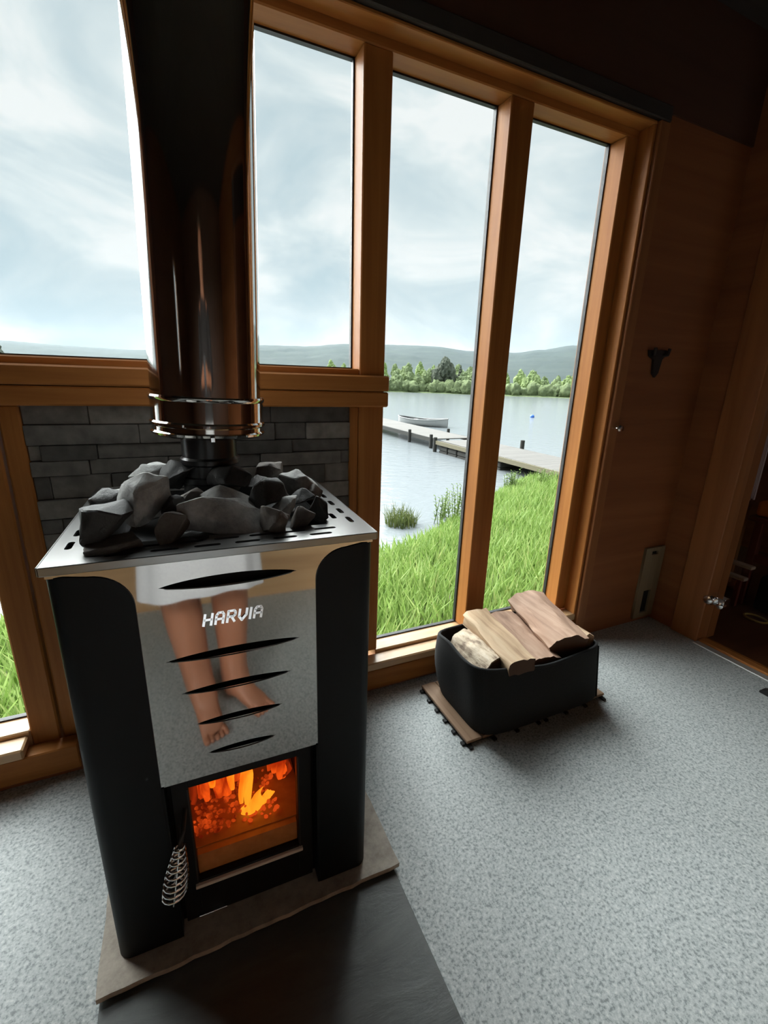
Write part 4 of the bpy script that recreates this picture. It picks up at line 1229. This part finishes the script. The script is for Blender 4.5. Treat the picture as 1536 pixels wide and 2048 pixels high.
while len(spots) < 78000:
    x = rg.uniform(-5, 11); y = rg.uniform(1.75, 8.6)
    ys = shore(x)
    if y > ys - 0.05: continue
    edge = min(1.0, (ys - y) / 0.9)
    if x < 3.4 and x > 1.2 and edge < 0.35 and rg.random() < 0.75: continue
    patch = 0.75 + 0.5 * (0.5 + 0.5 * mnoise.noise(Vector((x * 0.9, y * 0.9, 3))))
    spots.append((x, y, gz(x, y) - 0.01, (0.55 + 0.45 * edge) * patch))
g_ = blades('grass', 'grass_blade', spots, 6, 0.12, 0.36, 0.019)
g_['kind'] = 'stuff'; g_['label'] = 'tall bright green meadow grass between the house and the lake'; g_['category'] = 'grass'
def clump(name, m, c, n, rad, h0, h1, wid, bend, seed, label, cat):
    rr = random.Random(seed)
    sp_ = []
    for i in range(n):
        a, q = rr.uniform(0, 6.28), rad * math.sqrt(rr.random())
        x, y = c[0] + q * math.cos(a), c[1] + q * math.sin(a)
        sp_.append((x, y, max(gz(x, y), ZW - 0.05), 1.0))
    o = blades(name, m, sp_, seed, h0, h1, wid, bend)
    o['label'] = label; o['category'] = cat
    return o
clump('reed_clump', 'reed', (2.98, 5.78), 260, 0.24, 0.2, 0.42, 0.014, 0.5, 31, 'low clump of reeds standing in the water near shore', 'reeds')
def herb(c, h, seed, label, nst=9):
    rr = random.Random(seed)
    t = T('leafy_plant', label, 'plant', (c[0], c[1], gz(*c)), group='leafy plants on the bank')
    st_, lf = B(), B()
    for i in range(nst):
        x, y = c[0] + rr.uniform(-0.16, 0.16), c[1] + rr.uniform(-0.16, 0.16)
        z0 = max(gz(x, y), ZW - 0.03)
        hh = h * rr.uniform(0.6, 1.0)
        lx, ly = rr.uniform(-0.08, 0.08), rr.uniform(-0.08, 0.08)
        tube(st_, [(x, y, z0), (x + lx * 0.5, y + ly * 0.5, z0 + hh * 0.5), (x + lx, y + ly, z0 + hh)], [0.006, 0.005, 0.003], 5)
        for k in range(20):
            u = 0.15 + 0.85 * k / 19
            a = k * 2.4 + rr.random()
            p = Vector((x + lx * u, y + ly * u, z0 + hh * u))
            d = Vector((math.cos(a), math.sin(a), 0.45)).normalized()
            sdv = Vector((-math.sin(a), math.cos(a), 0)) * 0.016
            ln = 0.085 * (1.1 - 0.6 * u)
            q = [lf.verts.new(p), lf.verts.new(p + d * ln * 0.5 + sdv), lf.verts.new(p + d * ln), lf.verts.new(p + d * ln * 0.5 - sdv)]
            lf.faces.new(q)
    O('stem', st_, 'herb_leaf', t); O('foliage', lf, 'herb_leaf', t)
herb((3.62, 5.55), 0.50, 41, 'leafy plant by the water just left of the second post')
herb((3.95, 5.80), 0.58, 42, 'taller leafy plant hugging the left side of the second post', 12)
herb((6.15, 7.05), 0.46, 43, 'bushy leafy plant in front of the jetty, right of the second post', 14)
herb((6.75, 6.85), 0.42, 44, 'small leafy plant in front of the jetty near the right frame', 11)

# jetty
tj = T('wooden_jetty', 'grey wooden jetty running out from the grassy bank', 'jetty', (8.0, 9.0, ZW))
MJ = Matrix.Translation((8.0, 9.0, 0)) @ Matrix.Rotation(R(0), 4, 'Z') @ Matrix.Translation((-8.0, -9.0, 0))
b = B()
k = 5.6
while k < 11.9:
    box(b, 7.25 + 0.02 * (k - 6), 8.70 + 0.02 * (k - 6), k, k + 0.135, -0.78, -0.745, 0.004)
    k += 0.14
O('deck', b, 'jetty_wood', tj)
b = B()
box(b, 7.22, 7.27, 5.6, 11.95, -0.86, -0.75); box(b, 8.72, 8.77, 5.6, 11.95, -0.86, -0.75)
O('edge_beam', b, 'jetty_side', tj)
b = B(); rj = random.Random(4)
for i in range(6):
    for kz in range(3):
        box(b, 7.30, 8.6, 8.9 + 0.5 * i, 9.36 + 0.5 * i, -1.16 + 0.125 * kz, -1.045 + 0.125 * kz, 0.02)
O('crib', b, 'jetty_dark', tj)
for (px, py, z1) in ((8.82, 9.9, -0.52), (7.24, 12.0, -0.66), (7.22, 6.9, -0.8)):
    b = B(); lathe(b, [(0.06, ZW - 0.3), (0.06, z1), (0.03, z1 + 0.01)], (px, py), 12); O('post', b, 'jetty_dark', tj, smooth=40)
tp2 = T('floating_pontoon', 'far wooden pontoon at the end of the jetty', 'pontoon', (8.2, 16, ZW))
b = B(); k = 12.5
while k < 24:
    box(b, 7.55 + 0.02 * (k - 13), 8.95 + 0.02 * (k - 13), k, k + 0.15, -0.80, -0.765, 0.004); k += 0.155
O('deck', b, 'jetty_wood', tp2)
b = B(); box(b, 7.52, 7.58, 12.5, 24, -0.90, -0.77); box(b, 8.95, 9.0, 12.5, 24, -0.90, -0.77); O('edge_beam', b, 'jetty_dark', tp2)
for (px, py) in ((7.5, 12.7), (7.5, 14.2), (7.5, 18.5), (9.1, 14.2)):
    b = B(); lathe(b, [(0.055, ZW - 0.3), (0.055, -0.66), (0.03, -0.65)], (px, py), 12); O('post', b, 'jetty_dark', tp2, smooth=40)
# rowing boat moored beyond the pontoon
tb2 = T('rowing_boat', 'white rowing boat moored beyond the jetty', 'boat', (11.0, 19.55, ZW), R(-56))
def boat():
    b, inn = B(), B()
    n, kx = 20, 9
    def sect(i, sc_, dz):
        u = -1 + 2 * i / n
        wd = 0.46 * (1 - abs(u) ** 2.6) ** 0.7 * sc_ + 0.015
        zt = 0.30 + 0.10 * u * u
        out = []
        for k in range(kx + 1):
            a = math.pi * k / kx
            out.append((u * 1.35 * (0.99 if sc_ < 1 else 1), -wd * math.cos(a), zt - (zt + 0.06 - dz) * math.sin(a) ** 0.8))
        return out
    for (bm, sc_, dz) in ((b, 1.0, 0.0), (inn, 0.93, 0.05)):
        rg_ = [[bm.verts.new(p) for p in sect(i, sc_, dz)] for i in range(n + 1)]
        for a, c in zip(rg_, rg_[1:]):
            for k in range(kx): bm.faces.new((a[k], a[k + 1], c[k + 1], c[k]))
    O('hull', b, 'boat_white', tb2, smooth=60, local=True)
    O('inner_hull', inn, 'boat_dark', tb2, smooth=60, local=True)
    for xx in (-0.5, 0.15, 0.75):
        b = B(); box(b, xx - 0.09, xx + 0.09, -0.4, 0.4, 0.24, 0.27, 0.004); O('thwart', b, 'boat_white', tb2, local=True)
    b = B()
    tube(b, [(-1.35 + 2.7 * i / 20, -(0.47 * (1 - abs(-1 + 2 * i / 20) ** 2.6) ** 0.7 + 0.015), 0.30 + 0.10 * (-1 + 2 * i / 20) ** 2) for i in range(21)], 0.025, 6)
    tube(b, [(-1.35 + 2.7 * i / 20, (0.47 * (1 - abs(-1 + 2 * i / 20) ** 2.6) ** 0.7 + 0.015), 0.30 + 0.10 * (-1 + 2 * i / 20) ** 2) for i in range(21)], 0.025, 6)
    O('gunwale', b, 'boat_white', tb2, local=True, smooth=60)
boat()
b = B(); bmesh.ops.create_uvsphere(b, u_segments=20, v_segments=14, radius=0.14)
b.transform(Matrix.Translation((21.4, 23.4, ZW + 0.05)))
O('buoy', b, 'buoy_blue', smooth=60, label='small blue buoy floating on the lake', cat='buoy')
for i, (x, y, sx_, lab) in enumerate(((7.05, 6.95, 0.42, 'blue grey boulder under the near end of the jetty'), (7.0, 6.35, 0.3, 'smaller dark boulder by the jetty near the right frame'), (6.9, 8.1, 0.34, 'grey boulder at the waterline left of the jetty'))):
    bm = rock(sx_, sx_ * 0.8, sx_ * 0.6, 300 + i)
    bm.transform(Matrix.Translation((x, y, gz(x, y) + sx_ * 0.15)))
    O('shore_boulder', bm, 'grey_rock', label=lab, cat='boulder', smooth=30)

# far shore: bank and trees
def pol(az, r, z=0): return Vector((r * math.sin(R(az)), r * math.cos(R(az)), z))
b = B()
azs = [-60 + 2.5 * i for i in range(61)]
rows = []
for az in azs:
    j = 2.5 * mnoise.noise(Vector((az * 0.12, 0, 0)))
    r0 = 84 + j
    rows.append([b.verts.new(pol(az, r0 + dr_, ZW + dz)) for dr_, dz in ((-1, -0.1), (1.5, 0.35), (10, 0.7), (60, 1.0), (330, 2.0))])
for a, c in zip(rows, rows[1:]):
    for k in range(4): b.faces.new((a[k], a[k + 1], c[k + 1], c[k]))
O('far_bank', b, 'far_leaf', kind='structure')
def crown(seed, conifer=False):
    rr = random.Random(seed)
    bm = B()
    if conifer:
        n, k = 20, 26
        rings = []
        for i in range(k + 1):
            u = i / k
            rad = (1 - u) ** 0.8 * (0.75 + 0.35 * (1 - (u * 9) % 1)) * 0.26 + 0.004
            rings.append([bm.verts.new((rad * math.cos(2 * math.pi * j / n) * rr.uniform(0.65, 1.25), rad * math.sin(2 * math.pi * j / n) * rr.uniform(0.65, 1.25), 0.1 + 0.9 * u)) for j in range(n)])
        for a, c in zip(rings, rings[1:]):
            for j in range(n): bm.faces.new((a[j], a[(j + 1) % n], c[(j + 1) % n], c[j]))
        bm.faces.new(rings[0])
    else:
        for q in range(9):
            t2 = B(); bmesh.ops.create_icosphere(t2, subdivisions=3, radius=1)
            u = rr.random()
            c = Vector((rr.uniform(-0.2, 0.2) * (1.1 - u), rr.uniform(-0.2, 0.2) * (1.1 - u), 0.30 + 0.5 * u))
            r_ = 0.24 * (1.1 - 0.65 * u)
            for v in t2.verts:
                d = 1 + 0.45 * mnoise.fractal(v.co * 2.6 + Vector((seed + q, 0, 0)), 1.0, 2.0, 4)
                v.co = c + Vector((v.co.x * r_ * d, v.co.y * r_ * d, v.co.z * r_ * d * 1.25))
            merge(bm, t2)
    t2 = B(); lathe(t2, [(0.022, -0.05), (0.018, 0.4), (0.008, 0.7)], (0, 0), 8)
    merge(bm, t2, 1)
    return bm
protos = []
def tree_mesh(seed, m, conifer=False):
    bm = crown(seed, conifer)
    me = bpy.data.meshes.new('lakeside_tree')
    for v in bm.verts: v.co *= S
    bm.to_mesh(me); bm.free()
    me.materials.append(MAT[m]); me.materials.append(MAT['far_trunk'])
    return me
leafm = [tree_mesh(60 + i, ('far_leaf', 'far_leaf_light', 'far_leaf')[i % 3]) for i in range(6)]
conm = [tree_mesh(80 + i, 'far_conifer', True) for i in range(2)]
rt = random.Random(9)
def tree(az, r, h, me, label, group='trees on the far shore', wide=1.0):
    o = bpy.data.objects.new('lakeside_tree', me)
    C.objects.link(o)
    p = pol(az, r)
    o.location = (p.x * S, p.y * S, (ZW + 0.4 + max(0, (r - 90) * 0.01)) * S)
    o.scale = (h * wide, h * wide, h)
    o.rotation_euler = (0, 0, rt.uniform(0, 6.28))
    o['label'] = label; o['category'] = 'tree'
    if group: o['group'] = group
    return o
LB = 'small leafy tree in the green belt along the far lake shore'
az = 17.0
while az < 52:
    hh = 4.2 + 1.6 * mnoise.noise(Vector((az * 0.35, 2, 0)))
    if 36.5 < az < 40.5: hh *= 0.62
    tree(az, rt.uniform(87, 93), hh * rt.uniform(0.75, 1.1), leafm[rt.randrange(6)], LB, wide=rt.uniform(0.8, 1.0))
    az += rt.uniform(1.15, 1.5)
az = 18.0
while az < 51:
    if True:
        tree(az, rt.uniform(98, 112), rt.uniform(4.5, 6.0) * (0.7 if 36 < az < 47 else 1.0), leafm[rt.randrange(6)], LB, wide=0.75)
    az += rt.uniform(1.3, 1.7)
tree(31.7, 87, 6.6, tree_mesh(77, 'far_conifer'), 'tall dark pine standing above the leafy trees on the far shore', None, 0.85)
tree(33.6, 89, 4.8, conm[1], 'slim dark conifer right of the tall pine on the far shore', None, 0.8)
tree(42.0, 89, 3.9, conm[1], 'dark conifer on the far shore behind the rightmost pane', None, 1.0)
tree(-15.0, 40, 4.2, conm[0], 'dark conifer at the left picture edge above the rail', None, 1.0)
b = B(); rb = random.Random(12)
for i in range(330):
    az_ = -62 + 144 * i / 330 + rb.uniform(-0.2, 0.2)
    p = pol(az_, 84.5 + 2.5 * mnoise.noise(Vector((az_ * 0.12, 0, 0))) + rb.uniform(0.2, 1.6))
    t2 = B(); bmesh.ops.create_icosphere(t2, subdivisions=3, radius=1)
    hh, ww = rb.uniform(0.9, 2.1), rb.uniform(0.8, 1.3)
    for v in t2.verts:
        d = 1 + 0.4 * mnoise.fractal(v.co * 2.4 + Vector((i, 0, 0)), 1.0, 2.0, 4)
        v.co = Vector((p.x + v.co.x * d * ww, p.y + v.co.y * d * ww, ZW + hh * 0.5 + v.co.z * d * hh * 0.7))
    merge(b, t2)
O('shrub_belt', b, 'far_leaf', smooth=80, kind='stuff', label='low band of shrubs edging the far lake shore', cat='shrubs')
# hills
EL = [(-70, 2.3), (-25, 2.6), (-14, 2.5), (-9, 2.35), (-4, 2.3), (3, 2.7), (8, 3.3), (10.3, 3.55), (14.3, 3.6), (20, 4.05), (26, 4.15), (30, 4.1), (35, 3.65), (39.7, 3.55), (42.4, 3.9), (46, 4.4), (55, 4.6), (80, 3.8)]
def el(az):
    for (a, ea), (c, ec) in zip(EL, EL[1:]):
        if az <= c:
            k = (az - a) / (c - a); k = k * k * (3 - 2 * k)
            return ea + (ec - ea) * k
    return EL[-1][1]
b = B()
cols = []
nR = 26
for i in range(241):
    az = -65 + 140 * i / 240
    far = 1.0 if az > 4 else 1.0 + min(1.0, (4 - az) / 10) * 0.9
    col = []
    for j in range(nR + 1):
        u = j / nR
        r = (330 + 620 * u) * far
        top = 950 * far * math.tan(R(el(az)))
        h = top * (u ** 0.85) 
        p = pol(az, r)
        h += (mnoise.fractal(Vector((p.x * 0.012, p.y * 0.012, 0)), 1.0, 2.0, 5)) * 9 * u * (1 - u) * 2 + mnoise.noise(Vector((p.x * 0.12, p.y * 0.12, 0))) * 0.9
        col.append(b.verts.new((p.x, p.y, ZW + max(h, -2))))
    cols.append(col)
for a, c in zip(cols, cols[1:]):
    for j in range(nR): b.faces.new((a[j], a[j + 1], c[j + 1], c[j]))
O('hills', b, 'hill_forest', kind='structure', smooth=60)
b = B()
box(b, -2500, 2500, 118, 2400, ZW + 0.05, 150)
hz = O('haze', b, 'haze', kind='stuff', label='thin mist hanging over the far shore and hills', cat='haze')
